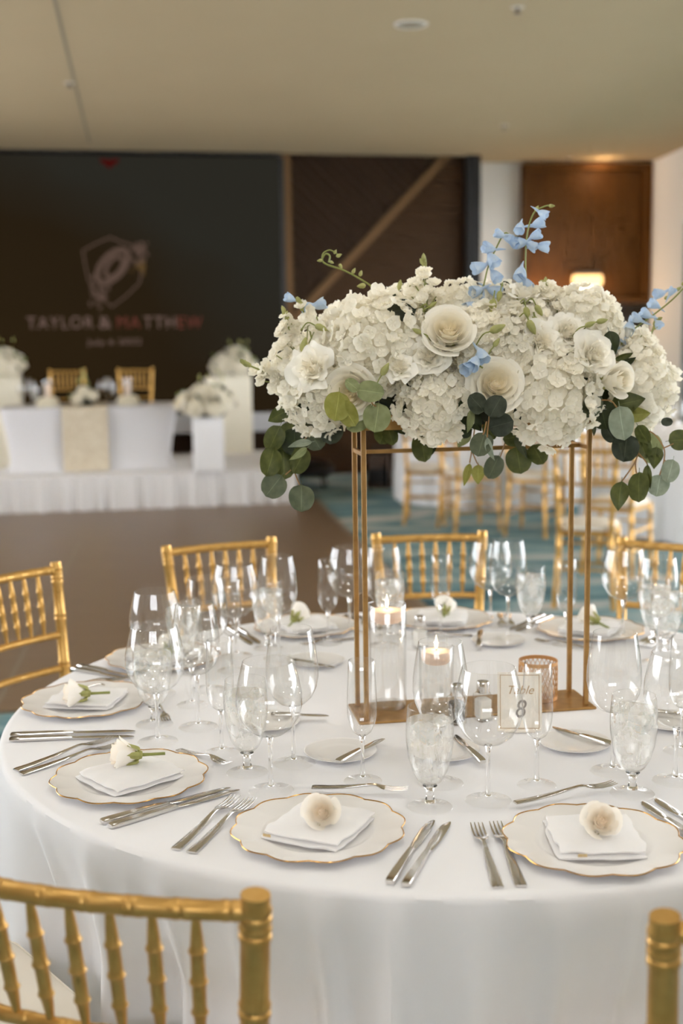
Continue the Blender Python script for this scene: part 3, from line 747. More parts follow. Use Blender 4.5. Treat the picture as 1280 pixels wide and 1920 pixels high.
# ================================================================== flowers
ZTOP = T + zT0 + .006
arr = thing('flower_arrangement', 'lush white and cream flower arrangement with eucalyptus and blue delphinium', 'flowers', (SCN.x, SCN.y, ZTOP))
AO = Vector(arr.location)
def apt(px, py, dy): return aty(px, py, SCN.y + dy) - AO
PXM = lambda p: (p + AO - CAM).dot(FWD) / FPX        # metres per pixel at p
def frame(fwd, up=None, spin=0.):
    z = Vector(fwd).normalized(); u = up or Vector((0, 0, 1))
    if abs(z.dot(u)) > .97: u = Vector((0, 1, 0))
    x = u.cross(z).normalized(); y = z.cross(x)
    return (Matrix((x, y, z)).transposed() @ Matrix.Rotation(spin, 3, 'Z'))
rn = random.Random(11)
def rose_mesh(name, mat, H=.05, n_in=9, n_out=12, rmax=.03, flare=.012, ruffle=0., seed=1, nv=8, nu=9, heart=.55, tight=1.):
    """spiral of cupped petals: the inner ones wrap tightly round the heart, the outer ones open and roll their rims outwards"""
    r_ = random.Random(seed); g = G(); tot = n_in + n_out
    for i in range(tot):
        f = i / (tot - 1); R = rmax * (.07 + .93 * f ** (.85 * tight)); h = H * (.90 + .12 * math.sin(PI * min(1, f * 1.25)) - .22 * max(0, f - .55)); w = 1.15 - .15 * f
        phi = i * 2.39996 + r_.uniform(-.12, .12); fl = flare * max(0, f - .35) ** 1.5; rows = []; at_ = []
        ph = r_.uniform(0, 6); z0 = h * (.55 * (1 - f))
        for j in range(nv):
            v = j / (nv - 1); row = []; ar = []
            for k in range(nu):
                u = -1 + 2 * k / (nu - 1)
                ang = phi + u * w * (1 - .22 * v ** 3 * u * u)
                rad = R * (.35 + .65 * math.sin(v * PI / 2) ** .9) + fl * v ** 3 * 1.6 + R * .10 * u * (1 - f * .5)
                rad += .0012 * max(0, v - .8) * 5 * (1 - u * u) * (.3 + f)          # rolled rim
                z = z0 + (h - z0) * v * (1 - .10 * abs(u) ** 2.5 * v) - fl * .6 * v ** 4
                if ruffle:
                    q = ruffle * v ** 2.5; rad += q * math.sin(5 * u + ph); z += q * .8 * math.cos(7 * u + ph)
                row.append(Vector((rad * math.cos(ang), rad * math.sin(ang), z))); ar.append(max(0., min(1., heart * (1.5 * (1 - f) ** 1.4 + .5 * (1 - v) * (1 - f)))))
            rows.append(row); at_.append(ar)
        g.grid(rows, attr=at_)
    nb = len(g.A); g.lathe([(.0001, .002), (rmax * .4, .004), (rmax * .45, H * .4), (rmax * .2, H * .66), (.0001, H * .7)], 12)
    for k in range(nb, len(g.A)): g.A[k] = heart
    return g.mesh(name, mat)
def calyx(parent, r, mat='bud_green', stem=.05, bend=(0, 0, 0)):
    g = G()
    for k in range(5):
        a = k * 2 * PI / 5; rows = []
        for j in range(6):
            v = j / 5; w = .006 * math.sin(PI * (.12 + .86 * (1 - v) ** .8)); rad = r * .35 + r * .7 * v ** .8; z = .002 + r * (.9 * v ** 2 - .45 * math.sin(v * 3) )
            c = Vector((math.cos(a), math.sin(a), 0)); tn = Vector((-math.sin(a), math.cos(a), 0))
            rows.append([c * rad * .8 + tn * w + Vector((0, 0, z)), c * rad + Vector((0, 0, z - .001)), c * rad * .8 - tn * w + Vector((0, 0, z))])
        g.grid(rows)
    g.lathe([(.0001, -.009), (.006, -.008), (.008, -.003), (.006, .003), (.0001, .004)], 10); g.obj('sepals', mat, parent)
    b = Vector(bend); G().tube([Vector((0, 0, -.006)), Vector((0, 0, -stem * .5)) + b * .4, Vector((0, 0, -stem)) + b], [.003, .0026, .0026], 8).obj('stem', 'stem_green', parent)
RO = rose_mesh('rose_petals', 'petal_rose', .052, 16, 18, .040, .013, seed=3, heart=.75)
RB = rose_mesh('rose_petals', 'petal_rose', .062, 10, 9, .028, .010, seed=5)
LI = rose_mesh('lisianthus_petals', 'petal_rose', .045, 5, 13, .030, .030, ruffle=.0045, seed=8, heart=.35, nu=13)
RA = rose_mesh('ruffled_petals', 'petal_rose', .040, 12, 20, .030, .026, ruffle=.003, seed=9, heart=.3, nu=11)
def floret_rows(r, cup, r_):
    out = []
    for q in range(4):
        a = q * PI / 2 + r_.uniform(-.12, .12); c = Vector((math.cos(a), math.sin(a), 0)); tn = Vector((-c.y, c.x, 0)); rows = []
        tw = r_.uniform(-.3, .3)
        for j in range(4):
            v = j / 3; w = r * .60 * (math.sin(PI * (.16 + .66 * v)) ** .8); rows.append([])
            for k in range(4):
                u = -1 + 2 * k / 3
                rows[-1].append(c * (r * (.06 + .98 * v * (1 - .14 * u * u * v))) + tn * (u * w) + Vector((0, 0, cup * r * (v * v * .55 - .35 * v) + r * .16 * u * u + tw * r * .3 * u * v)))
        out.append(rows)
    return out
def hydrangea_mesh(name, R, n, seed, mat='petal_white', fr=.0125, squash=.85, jit=.12):
    r_ = random.Random(seed); g = G(); g.lathe([(.0001, -R * .6), (R * .55, -R * .45), (R * .78, 0), (R * .6, R * .45 * squash), (.0001, R * .7 * squash)], 14)
    for i in range(n):
        zc = 1 - 1.62 * (i + .5) / n; a = i * 2.39996; s = math.sqrt(max(0, 1 - zc * zc))
        nrm = Vector((s * math.cos(a), s * math.sin(a), zc)); p = nrm * R * (1 + r_.uniform(-jit, jit)); p.z *= squash
        nn = (nrm + Vector((r_.uniform(-.65, .65), r_.uniform(-.65, .65), r_.uniform(-.65, .65)))).normalized()
        M = frame(nn, spin=r_.uniform(0, 6.28)); k = fr * r_.uniform(.8, 1.25)
        for rows in floret_rows(k, r_.uniform(.3, 2.0), r_): g.grid([[M @ q + p for q in row] for row in rows])
    return g.mesh(name, mat)
HY = [hydrangea_mesh('hydrangea_florets', .078, 165, s, fr=.0146, jit=.17) for s in (1, 2, 3)]
def bud_mesh(name, L=.026, r=.0065, mat='bud_green'):
    g = G(); pr = [(.0012, 0), (r * .75, L * .12), (r, L * .35), (r * .8, L * .65), (r * .35, L * .9), (.0006, L)]
    for i in range(1):
        rows = []
        for k, (rr, z) in enumerate(pr): rows.append([Vector((rr * (1 + .10 * math.cos(5 * a_ + z * 90)) * math.cos(a_), rr * (1 + .10 * math.cos(5 * a_ + z * 90)) * math.sin(a_), z)) for a_ in [2 * PI * i / 15 for i in range(15)]])
        g.grid(rows, True)
    return g.mesh(name, mat)
BUD = bud_mesh('bud'); SBUD = bud_mesh('small_bud', .014, .0042)
def stock_floret(seed):
    r_ = random.Random(seed); g = G()
    for rows in floret_rows(.0125, 1.1, r_): g.grid(rows)
    for rows in floret_rows(.0085, 2.0, r_): g.grid([[Matrix.Rotation(.7, 3, 'Z') @ q + Vector((0, 0, .002)) for q in row] for row in rows])
    return g.mesh('stock_floret', 'petal_white')
STF = [stock_floret(s) for s in (1, 2, 3)]
def delph_floret(seed):
    r_ = random.Random(seed); g = G()
    for q in range(5):
        a = q * 2 * PI / 5; rows = []
        for j in range(5):
            v = j / 4; row = []
            for k in range(5):
                u = -1 + 2 * k / 4; ang = a + u * .74 * (1 - .15 * v); rad = .0035 + .0072 * v ** .7 - .0012 * v ** 3; row.append(Vector((rad * math.cos(ang), rad * math.sin(ang), .019 * v * (1 - .12 * u * u) )))
            rows.append(row)
        g.grid(rows)
    g.lathe([(.0001, -.0), (.0036, .0005), (.0038, .002)], 10)
    g.tube([Vector((0, 0, .002)), Vector((.004, 0, -.008)), Vector((.006, .001, -.018))], [.0034, .002, .0006], 7)
    return g.mesh('delphinium_floret', 'petal_blue')
DEL = [delph_floret(s) for s in (1,)]
# leaves ------------------------------------------------------------
def leaf_mesh(name, mat, width, pointed, fold=.12, curl=.15, nv=13, nu=9):
    """unit-length leaf along +Y from its stalk, facing +Z"""
    g = G(); rows = []; at_ = []
    for j in range(nv):
        v = j / (nv - 1); w = width * .5 * ((2 * math.sqrt(max(0, v * (1 - v)))) ** .95 * (1.06 - .12 * v) if not pointed else math.sin(PI * v ** .72) ** .9) + .004
        row = []; ar = []
        for u in (-1, -.75, -.5, -.25, -.035, 0, .035, .25, .5, .75, 1):
            row.append(Vector((u * w, v, fold * abs(u) * w - curl * (v - .5) ** 2 + .02 * math.sin(6 * v + 3 * u)))); ar.append(.6 if u == 0 else 0.)
        rows.append(row); at_.append(ar)
    g.grid(rows, attr=at_); g.tube([Vector((0, .01, 0)), Vector((0, -.06, -.01)), Vector((.01, -.14, -.02))], [.012, .011, .012], 5)
    return g.mesh(name, mat)
LM = {}
def leafm(kind, col):
    if (kind, col) not in LM:
        w, pt, fo, cu = {'round': (.95, False, .04, .10), 'oval': (.74, False, .08, .16), 'point': (.66, True, .12, .25), 'edge': (.34, True, .6, .2)}[kind]
        LM[(kind, col)] = leaf_mesh('leaf', 'leaf_' + col, w, pt, fo, cu)
    return LM[(kind, col)]
def put_leaf(parent, px, py, dy, lpx, ang, kind, col, tilt=None):
    c = apt(px, py, dy); k = PXM(c); L = lpx * k; a = ra(ang)
    d = RIGHT * math.cos(a) + UP * math.sin(a); toc = (CAM - (c + AO)).normalized()
    d = (d + toc * rn.uniform(-.25, .25)).normalized(); z = (toc - d * toc.dot(d)).normalized()
    x = d.cross(z); M = Matrix((x, d, z)).transposed() @ Matrix.Rotation(rn.uniform(-.45, .45) if tilt is None else tilt, 3, 'Y')
    return link('leaf', leafm(kind, col), parent, c - d * (L * .5), M, L)
def part(name): 
    o = bpy.data.objects.new(name, None); COL.objects.link(o); o.parent = arr; o.empty_display_size = .02; return o
def twig(parent, pts, dy, r=.0014, mat='twig'):
    P = [apt(p[0], p[1], p[2] if len(p) > 2 else dy) for p in pts]; return G().tube(smooth_path(P, 5), r, 6).obj('twig', mat, parent)
# moss-covered foam that holds the stems
g = G(); rows = []
for j in range(9):
    v = -PI / 2 + PI * j / 8; rows.append([])
    for i in range(28):
        a = 2 * PI * i / 28; q = Vector((.275 * math.cos(v) * math.cos(a), .085 * math.cos(v) * math.sin(a), .05 + .075 * math.sin(v)))
        q += q.normalized() * .018 * noise.noise(q * 26); q.z = max(q.z, 0.0); rows[-1].append(Matrix.Rotation(SY, 3, 'Z') @ q)
g.grid(rows, True); g.obj('moss_foam', 'moss', arr)
CX0 = 880
def outn(px, py, dy, k=.5, ku=.55):
    return (-FWD + RIGHT * ((px - CX0) / 330) * k + Vector((0, 0, 1)) * ((735 - py) / 170) * ku + Vector((0, 1, 0)) * (dy + .1) * 2.0)
# hydrangea heads: (px, py, radius px, depth)
for i, (px, py, r, dy) in enumerate([(705, 640, 84, -.11), (598, 742, 66, -.10), (815, 752, 70, -.13), (1032, 742, 84, -.13), (772, 655, 50, -.10), (905, 640, 62, -.10), (962, 640, 62, -.10), (1098, 600, 58, -.05), (1196, 720, 70, -.03),
        (868, 570, 44, -.01), (935, 580, 48, .0), (760, 585, 48, .02), (1040, 600, 56, .0), (650, 620, 50, .03), (1150, 660, 56, .05), (560, 690, 45, .0), (720, 700, 60, .08), (840, 680, 70, .10), (960, 690, 70, .10), (1080, 690, 66, .09), (1180, 770, 50, .04), (600, 655, 42, .05)]):
    c = apt(px, py, dy); s = r * PXM(c) / .078
    hd = part('hydrangea_head'); hd.location = c; hd.rotation_euler = frame(outn(px, py, dy), spin=rn.uniform(0, 6)).to_euler(); hd.scale = (s, s, s)
    link('florets', HY[i % 3], hd)
# open roses, bud, lisianthus and ruffled blooms
def bloom(name, me, px, py, r, dy, nominal, off=(0, 0), sub='petals', st=.06):
    c = apt(px, py, dy); s = r * PXM(c) / nominal; o = part(name); n = outn(px, py, dy) + RIGHT * off[0] + UP * off[1]
    M = frame(n, spin=rn.uniform(0, 6)); o.location = c - n.normalized() * .03 * s; o.rotation_euler = M.to_euler(); o.scale = (s, s, s)
    link(sub, me, o); calyx(o, .02, stem=st); return o
bloom('rose', RO, 660, 735, 50, -.17, .046, (-.1, -.35)); bloom('rose', RO, 840, 622, 50, -.165, .046, (0, .15)); bloom('rose', RO, 928, 720, 52, -.185, .046, (-.05, .1)); bloom('rose', RB, 1152, 714, 36, -.15, .036, (.25, -.1))
bloom('lisianthus', LI, 583, 690, 42, -.16, .043, (-.1, 0)); bloom('lisianthus', LI, 747, 688, 27, -.19, .043, (.2, .2)); bloom('lisianthus', LI, 618, 602, 32, -.06, .043, (-.3, .6)); bloom('lisianthus', LI, 1017, 640, 34, -.15, .043, (0, -.2)); bloom('lisianthus', LI, 985, 545, 34, -.04, .043, (0, 1)); bloom('lisianthus', LI, 1190, 640, 36, -.02, .043, (.4, .2))
bloom('ruffled_bloom', RA, 803, 667, 34, -.175, .040); bloom('ruffled_bloom', RA, 1066, 620, 34, -.13, .040); bloom('ruffled_bloom', RA, 1116, 662, 38, -.15, .040, (.1, 0)); bloom('ruffled_bloom', RA, 1000, 590, 30, -.08, .040, (0, .4)); bloom('ruffled_bloom', RA, 900, 585, 28, -.08, .040, (0, .4))
# stock spires: path in pixels, floret count
def stock(path, dy, n, spread, tip=5, fl=1.3):
    n = int(n * 1.3)
    o = part('stock_spire'); P = smooth_path([apt(p[0], p[1], dy) for p in path], 8); G().tube(P, .0018, 6).obj('stem', 'stem_green', o)
    for i in range(n):
        f = i / max(1, n - 1) * .8; p = P[int(f * (len(P) - 1))]; a = rn.uniform(0, 6.28)
        d = (RIGHT * math.cos(a) + UP * math.sin(a) - FWD * rn.uniform(.1, 1.0)).normalized()
        link('floret', STF[i % 3], o, p + d * spread * (1 - .35 * f), frame(d, spin=rn.uniform(0, 6)), fl * rn.uniform(.8, 1.15) * (1 - .2 * f))
    top = P[-1]; tan = (P[-1] - P[-4]).normalized()
    for i in range(tip):
        d = (tan * rn.uniform(.5, 1.4) + RIGHT * rn.uniform(-.8, .8) - FWD * rn.uniform(-.5, .8)).normalized(); link('bud', SBUD, o, top - tan * rn.uniform(0, .022), frame(d), rn.uniform(.7, 1.1))
    return o
stock([(560, 690), (545, 630), (533, 585)], -.08, 12, .022); stock([(590, 660), (575, 600), (560, 566)], -.06, 9, .016, 7)
stock([(560, 720), (515, 705), (455, 680)], -.09, 10, .016, 8); stock([(800, 600), (797, 545), (794, 488)], -.02, 10, .018, 7)
stock([(1030, 620), (1035, 560), (1022, 530)], -.03, 7, .018, 5); stock([(1070, 610), (1085, 570), (1078, 552)], -.02, 7, .018, 4)
stock([(1190, 690), (1215, 640), (1230, 600)], .0, 9, .02, 5); stock([(1000, 640), (1005, 610), (1000, 585)], -.13, 5, .016, 2); stock([(775, 600), (770, 560), (766, 535)], -.04, 6, .016, 1)
# single stock florets standing clear of the larger heads, each on its stalk: (px, py, depth)
o = part('stock_spire')
for px, py, dy in [(776, 531, -.05), (767, 550, -.06), (813, 531, -.05), (820, 551, -.06), (790, 561, -.07), (803, 546, -.06), (795, 518, -.04), (786, 508, -.035), (803, 506, -.035)]:
    c = apt(px, py, dy); b = apt(798, min(600, py + 34), dy + .02); n = outn(px, py, dy) + RIGHT * rn.uniform(-.5, .5) + UP * rn.uniform(0, .6)
    link('floret', STF[rn.randrange(3)], o, c, frame(n, spin=rn.uniform(0, 6)), 1.25 if py > 515 else .7); G().tube([c - n.normalized() * .002, b], .0012, 5).obj('stalk', 'stem_green', o)
o = part('stock_spire')
for px, py, dy in [(541, 602, -.08), (528, 622, -.085), (549, 632, -.09), (524, 650, -.09), (562, 641, -.1), (577, 601, -.08), (592, 612, -.09), (514, 664, -.09), (556, 668, -.11), (572, 655, -.11), (603, 640, -.1), (536, 690, -.11), (548, 612, -.075), (533, 640, -.095)]:
    c = apt(px, py, dy); b = apt(575, min(720, py + 40), dy + .03); n = outn(px, py, dy) + RIGHT * rn.uniform(-.7, .3) + UP * rn.uniform(-.2, .6)
    link('floret', STF[rn.randrange(3)], o, c, frame(n, spin=rn.uniform(0, 6)), rn.uniform(1.1, 1.35)); G().tube([c - n.normalized() * .002, b], .0012, 5).obj('stalk', 'stem_green', o)
o = part('stock_spire')
for px, py, dy in [(506, 700, -.09), (520, 716, -.1), (490, 714, -.09), (532, 728, -.11), (500, 686, -.085), (478, 694, -.08), (545, 712, -.115), (512, 728, -.1)]:
    c = apt(px, py, dy); b = apt(560, 722, dy + .02); n = outn(px, py, dy) + RIGHT * rn.uniform(-.7, .2) + UP * rn.uniform(-.3, .5)
    link('floret', STF[rn.randrange(3)], o, c, frame(n, spin=rn.uniform(0, 6)), rn.uniform(1.0, 1.3)); G().tube([c - n.normalized() * .002, b], .0012, 5).obj('stalk', 'stem_green', o)
o = part('stock_spire')
for px, py, dy in [(1028, 556, -.05), (1010, 572, -.07), (1046, 576, -.07), (1076, 574, -.05), (1091, 569, -.04), (1060, 592, -.08), (1022, 590, -.09), (1216, 640, -.04), (1231, 656, -.03), (1206, 624, -.04), (1241, 690, -.03), (1226, 702, -.04), (1214, 668, -.05), (1020, 540, -.04), (1014, 546, -.04)]:
    c = apt(px, py, dy); b = apt(px * .9 + 100, py + 36, dy + .03); n = outn(px, py, dy) + RIGHT * rn.uniform(-.4, .4) + UP * rn.uniform(-.1, .6)
    link('floret', STF[rn.randrange(3)], o, c, frame(n, spin=rn.uniform(0, 6)), rn.uniform(1.05, 1.3)); G().tube([c - n.normalized() * .002, b], .0012, 5).obj('stalk', 'stem_green', o)
# delphinium stems: path, then florets (px, py, facing degrees)
def delph(path, fl, dy, small=()):
    o = part('delphinium_stem'); G().tube(smooth_path([apt(p[0], p[1], dy) for p in path], 8), .0016, 6).obj('stem', 'stem_green', o)
    for px, py, a, s in fl:
        c = apt(px, py, dy - rn.uniform(0, .015)); d = (RIGHT * math.cos(ra(a)) + UP * math.sin(ra(a)) - FWD * rn.uniform(.15, .6)).normalized()
        L = .016 * s; link('floret', DEL[0], o, c - d * L * .6, frame(d, spin=rn.uniform(0, 6)), s * 1.3)
    for px, py, a in small:
        d = (RIGHT * math.cos(ra(a)) + UP * math.sin(ra(a))); link('bud', SBUD, o, apt(px, py, dy), frame(d), .9)
    return o
delph([(990, 560), (985, 500), (988, 440), (1000, 400), (1018, 388), (1030, 385)], [(1016, 400, 330, .8), (975, 425, 250, .9), (1007, 420, 20, 1), (1002, 442, 20, .9), (995, 460, 330, .9), (978, 455, 190, 1), (1016, 462, 350, 1), (976, 510, 255, 1.1), (987, 530, 300, .9)], -.03, [(1028, 386, 0), (1003, 396, 60)])
delph([(890, 590), (905, 540), (915, 500), (930, 465), (945, 438), (955, 440)], [(885, 575, 210, 1.15), (905, 572, 280, 1.15), (925, 545, 340, 1.1), (900, 500, 200, 1.1), (922, 485, 300, 1.1), (918, 466, 170, 1.0), (938, 440, 160, .8), (950, 445, 330, .8), (960, 455, 320, .7), (927, 515, 300, 1.0), (895, 545, 200, 1), (880, 585, 220, 1)], -.04)
delph([(1150, 660), (1185, 620), (1225, 590), (1262, 560), (1290, 530)], [(1180, 612, 250, 1.1), (1170, 640, 230, 1), (1195, 598, 160, .9), (1212, 590, 150, .9), (1228, 572, 160, .9), (1238, 550, 190, .9), (1232, 605, 300, .8), (1158, 655, 200, .9), (1258, 548, 60, .7)], .0, [(1268, 545, 40), (1278, 535, 50), (1245, 560, 20)])
delph([(905, 690), (890, 680), (880, 672)], [(880, 688, 215, 1.1), (890, 678, 240, 1.1), (902, 664, 290, 1.1)], -.20)
delph([(600, 620), (592, 590), (585, 570)], [(580, 575, 200, 1), (597, 572, 20, 1), (545, 560, 160, .8)], -.05)
# lisianthus buds on bent stalks: base px, tip px
for (x0, y0, x1, y1, dy, s) in [(566, 660, 574, 628, -.12, 1.2), (590, 590 + 20, 612, 618, -.12, 1.1), (808, 580, 828, 598, -.12, 1.15), (805, 575, 818, 566, -.1, .7), (918, 622, 945, 610, -.18, 1.3), (985, 575, 988, 588, -.14, 1.0), (1004, 572, 1015, 590, -.14, 1.0), (990, 600, 1003, 626, -.16, 1.25), (925, 560, 922, 582, -.1, 1.3), (938, 545, 935, 558, -.1, .9), (1096, 612, 1110, 606, -.14, .9), (1118, 604, 1136, 600, -.13, .9), (715, 704, 733, 672, -.2, 1.1), (1180, 692, 1205, 680, -.06, 1.0), (790, 625, 765, 612, -.17, .8), (748, 545, 750, 530, .0, .9), (925, 650, 932, 640, -.18, .8)]:
    o = part('flower_bud'); a, b = apt(x0, y0, dy), apt(x1, y1, dy); d = (b - a).normalized()
    link('bud', BUD, o, a, frame(d), s * .95); G().tube(smooth_path([a + d * .002, a - d * .015, a - d * .03 + Vector((0, .02, -.02))], 4), .0013, 6).obj('stalk', 'stem_green', o)
# curling green tendril
o = part('tendril'); P = [(722, 565), (700, 540), (670, 520), (640, 505), (615, 497), (604, 488), (610, 476), (618, 480), (616, 492)]
G().tube(smooth_path([apt(x, y, -.01) for x, y in P], 6), .0018, 6).obj('stem', 'stem_green', o)
G().tube(smooth_path([apt(x, y, -.012) for x, y in [(626, 500), (606, 492), (605, 476), (618, 469), (632, 476)]], 6), .0014, 6).obj('stem', 'stem_green', o)
for px, py, a, s in [(604, 488, 190, .8), (618, 490, 330, .7), (630, 481, 20, .9), (636, 495, 300, .8), (660, 513, 60, .9), (674, 518, 70, .9), (685, 535, 190, 1.3), (705, 535, 340, 1.0), (626, 476, 60, .7)]:
    d = RIGHT * math.cos(ra(a)) + UP * math.sin(ra(a)) - FWD * .3; link('bud', SBUD, o, apt(px, py, -.012), frame(d), s)
# eucalyptus and other leaves
def sprig(name, leaves, twigs=(), dy=-.1):
    o = part(name)
    for t_ in twigs: twig(o, t_, dy)
    for L in leaves: put_leaf(o, L[0], L[1], L[6] if len(L) > 6 else dy + rn.uniform(-.02, .02), *L[2:6])
    return o
sprig('eucalyptus_sprig', [(565, 934, 52, 270, 'round', 'grey', -.12), (513, 911, 50, 232, 'round', 'grey', -.12), (507, 866, 58, 255, 'oval', 'olive'), (532, 870, 60, 272, 'oval', 'olive'), (562, 863, 56, 245, 'oval', 'olive'), (552, 829, 54, 270, 'round', 'dark'), (514, 822, 52, 245, 'oval', 'olive'), (590, 824, 44, 300, 'round', 'grey'), (562, 833, 46, 192, 'edge', 'silver', -.14), (559, 851, 42, 215, 'edge', 'pale', -.14), (592, 795, 48, 230, 'oval', 'grey'), (545, 815, 50, 260, 'round', 'olive', -.07), (540, 845, 52, 255, 'round', 'olive', -.07)],
      [[(618, 772), (590, 802), (565, 832), (553, 862), (550, 876), (535, 890)], [(550, 876), (555, 894), (562, 910)]], -.1)
sprig('leaf_cluster', [(521, 779, 46, 210, 'point', 'olive'), (576, 768, 62, 195, 'point', 'dark', -.13), (594, 782, 56, 190, 'point', 'dark', -.13), (610, 752, 52, 215, 'oval', 'dark', -.12), (621, 810, 48, 262, 'round', 'slate'), (600, 770, 60, 200, 'oval', 'dark', -.08)])
sprig('leaf_cluster', [(632, 762, 56, 262, 'round', 'yellow', -.215), (652, 776, 54, 300, 'oval', 'yellow', -.21), (671, 790, 52, 215, 'oval', 'pale', -.17), (706, 783, 56, 262, 'round', 'pale', -.19), (694, 734, 54, 352, 'oval', 'pale', -.245), (660, 722, 32, 140, 'oval', 'pale', -.245)], [[(699, 735), (697, 755), (705, 762)]], -.2)
sprig('leaf_cluster', [(728, 757, 52, 8, 'point', 'dark'), (745, 795, 50, 305, 'point', 'dark'), (731, 815, 42, 290, 'oval', 'olive', -.06), (718, 815, 38, 250, 'round', 'olive', -.05), (780, 730, 38, 60, 'point', 'olive', -.14), (765, 735, 40, 300, 'point', 'dark', -.12), (792, 838, 58, 278, 'oval', 'olive', -.07), (800, 835, 50, 250, 'oval', 'dark', -.05), (760, 770, 44, 250, 'oval', 'dark', -.1)])
sprig('eucalyptus_sprig', [(894, 756, 42, 130, 'round', 'slate', -.24), (929, 762, 46, 62, 'round', 'slate', -.245), (939, 796, 48, 15, 'round', 'slate', -.235), (902, 833, 48, 252, 'round', 'grey', -.23), (919, 842, 46, 288, 'edge', 'silver', -.24), (918, 808, 36, 300, 'oval', 'olive', -.17), (870, 808, 30, 190, 'round', 'dark', -.12), (884, 785, 60, 310, 'point', 'dark', -.17), (872, 765, 44, 250, 'point', 'dark', -.17), (880, 790, 46, 260, 'edge', 'pale', -.19)],
      [[(920, 745), (917, 780), (914, 805), (913, 820)], [(912, 790), (908, 808), (905, 815)]], -.235)
sprig('eucalyptus_sprig', [(966, 820, 48, 190, 'oval', 'olive', -.07), (977, 838, 50, 296, 'edge', 'grey', -.09), (972, 863, 52, 280, 'round', 'olive', -.06), (1008, 852, 42, 300, 'round', 'olive', -.06), (925, 876, 48, 245, 'oval', 'grey', -.06), (875, 890, 44, 255, 'edge', 'yellow', -.04), (896, 890, 38, 268, 'point', 'yellow', -.04), (868, 822, 40, 240, 'point', 'pale', -.03)],
      [[(890, 800), (884, 845), (880, 868)], [(884, 845), (893, 866), (897, 872)], [(950, 810), (945, 835), (937, 858)]], -.05)
sprig('leaf_cluster', [(1110, 760, 50, 245, 'oval', 'grey', -.15), (1130, 778, 56, 285, 'round', 'dark', -.12), (1165, 793, 66, 278, 'oval', 'silver', -.17), (1177, 755, 66, 15, 'point', 'olive', -.11), (1197, 777, 44, 5, 'point', 'yellow', -.1), (1113, 806, 24, 270, 'edge', 'grey', -.1), (1142, 812, 40, 300, 'oval', 'slate', -.1)], [[(1128, 750), (1145, 752), (1157, 765)]], -.15)
sprig('eucalyptus_sprig', [(1172, 840, 54, 262, 'round', 'slate', -.12), (1204, 838, 46, 290, 'oval', 'olive'), (1222, 842, 60, 275, 'oval', 'pale', -.06), (1228, 858, 44, 262, 'point', 'olive', -.08), (1197, 913, 58, 268, 'oval', 'olive'), (1161, 930, 56, 262, 'point', 'olive'), (1234, 910, 44, 258, 'round', 'silver'), (1215, 897, 52, 275, 'edge', 'olive'), (1256, 883, 46, 255, 'oval', 'silver'), (1274, 825, 42, 5, 'round', 'olive'), (1250, 791, 22, 0, 'oval', 'slate'), (1205, 815, 40, 300, 'oval', 'olive')],
      [[(1195, 812), (1197, 840), (1192, 862), (1180, 882), (1164, 904)], [(1192, 862), (1191, 872), (1193, 888)], [(1197, 850), (1212, 868), (1214, 880)], [(1205, 805), (1226, 814), (1244, 840), (1244, 865), (1236, 891)], [(1244, 840), (1262, 832)], [(1244, 862), (1252, 868)]], -.1)
sprig('leaf_cluster', [(752, 582, 58, 8, 'oval', 'slate', -.12), (736, 563, 34, 30, 'oval', 'dark', -.08), (1147, 642, 46, 285, 'point', 'dark', -.12), (1170, 668, 40, 20, 'edge', 'olive', -.1), (1172, 680, 50, 25, 'edge', 'dark', -.1), (945, 540, 30, 60, 'oval', 'dark', .0), (1035, 610, 36, 300, 'oval', 'dark', -.06), (1075, 680, 44, 290, 'point', 'dark', -.06), (875, 690, 50, 280, 'point', 'dark', -.08), (1105, 700, 44, 250, 'point', 'dark', -.06), (690, 700, 44, 300, 'point', 'dark', -.06), (640, 690, 44, 260, 'point', 'dark', -.03), (1130, 730, 50, 260, 'oval', 'dark', -.06)])

# ================================================================== tableware
WHERE = {'f': 'at the front middle setting', 'r': 'at the front right setting', 'l': 'at the front left setting', 'm': 'at the leftmost setting',
         'n': 'at the back left setting', 'b': 'before the dance floor chair', 'c': 'behind the tall candle', 'd': 'behind the right stand leg',
         'e': 'at the far right setting', 'g': 'at the right picture edge'}
def lath(prof, n, name, mat, parent): return G().lathe(prof, n).obj(name, mat, parent)
# ---- stemware: bowl (thin wall), foot (thin), stem (solid)
GL = {
 'red': dict(bowl=[(.0035, .100), (.012, .1005), (.026, .106), (.042, .119), (.053, .138), (.0580, .158), (.0572, .180), (.0525, .204), (.0478, .222), (.0448, .234), (.0440, .2345), (.0445, .2335)], foot=.040, stem=(.0036, .100), nm='wine_glass', lab='large round red wine glass, empty,'),
 'white': dict(bowl=[(.0035, .112), (.011, .1125), (.024, .118), (.037, .131), (.0455, .150), (.0488, .170), (.0480, .195), (.0445, .222), (.0408, .244), (.0382, .258), (.0375, .2585), (.038, .2575)], foot=.0405, stem=(.0036, .112), nm='wine_glass', lab='tall narrow white wine glass, empty,'),
 'flute': dict(bowl=[(.003, .086), (.008, .0865), (.016, .093), (.0222, .106), (.0258, .122), (.0268, .140), (.0262, .165), (.0247, .195), (.0230, .222), (.0225, .2225), (.0228, .2218)], foot=.0345, stem=(.0034, .086), nm='champagne_flute', lab='slim empty champagne flute'),
 'goblet': dict(bowl=[(.006, .040), (.012, .0415), (.021, .050), (.030, .067), (.0362, .090), (.0395, .115), (.0400, .135), (.0388, .155), (.0368, .176), (.0361, .1765), (.0364, .1755)], foot=.0385, stem=(.0065, .040), nm='water_goblet', lab='short-stemmed goblet of iced water'),
}
GROUPS = {'red': 'large red wine glasses', 'white': 'white wine glasses', 'flute': 'champagne flutes', 'goblet': 'goblets of iced water'}
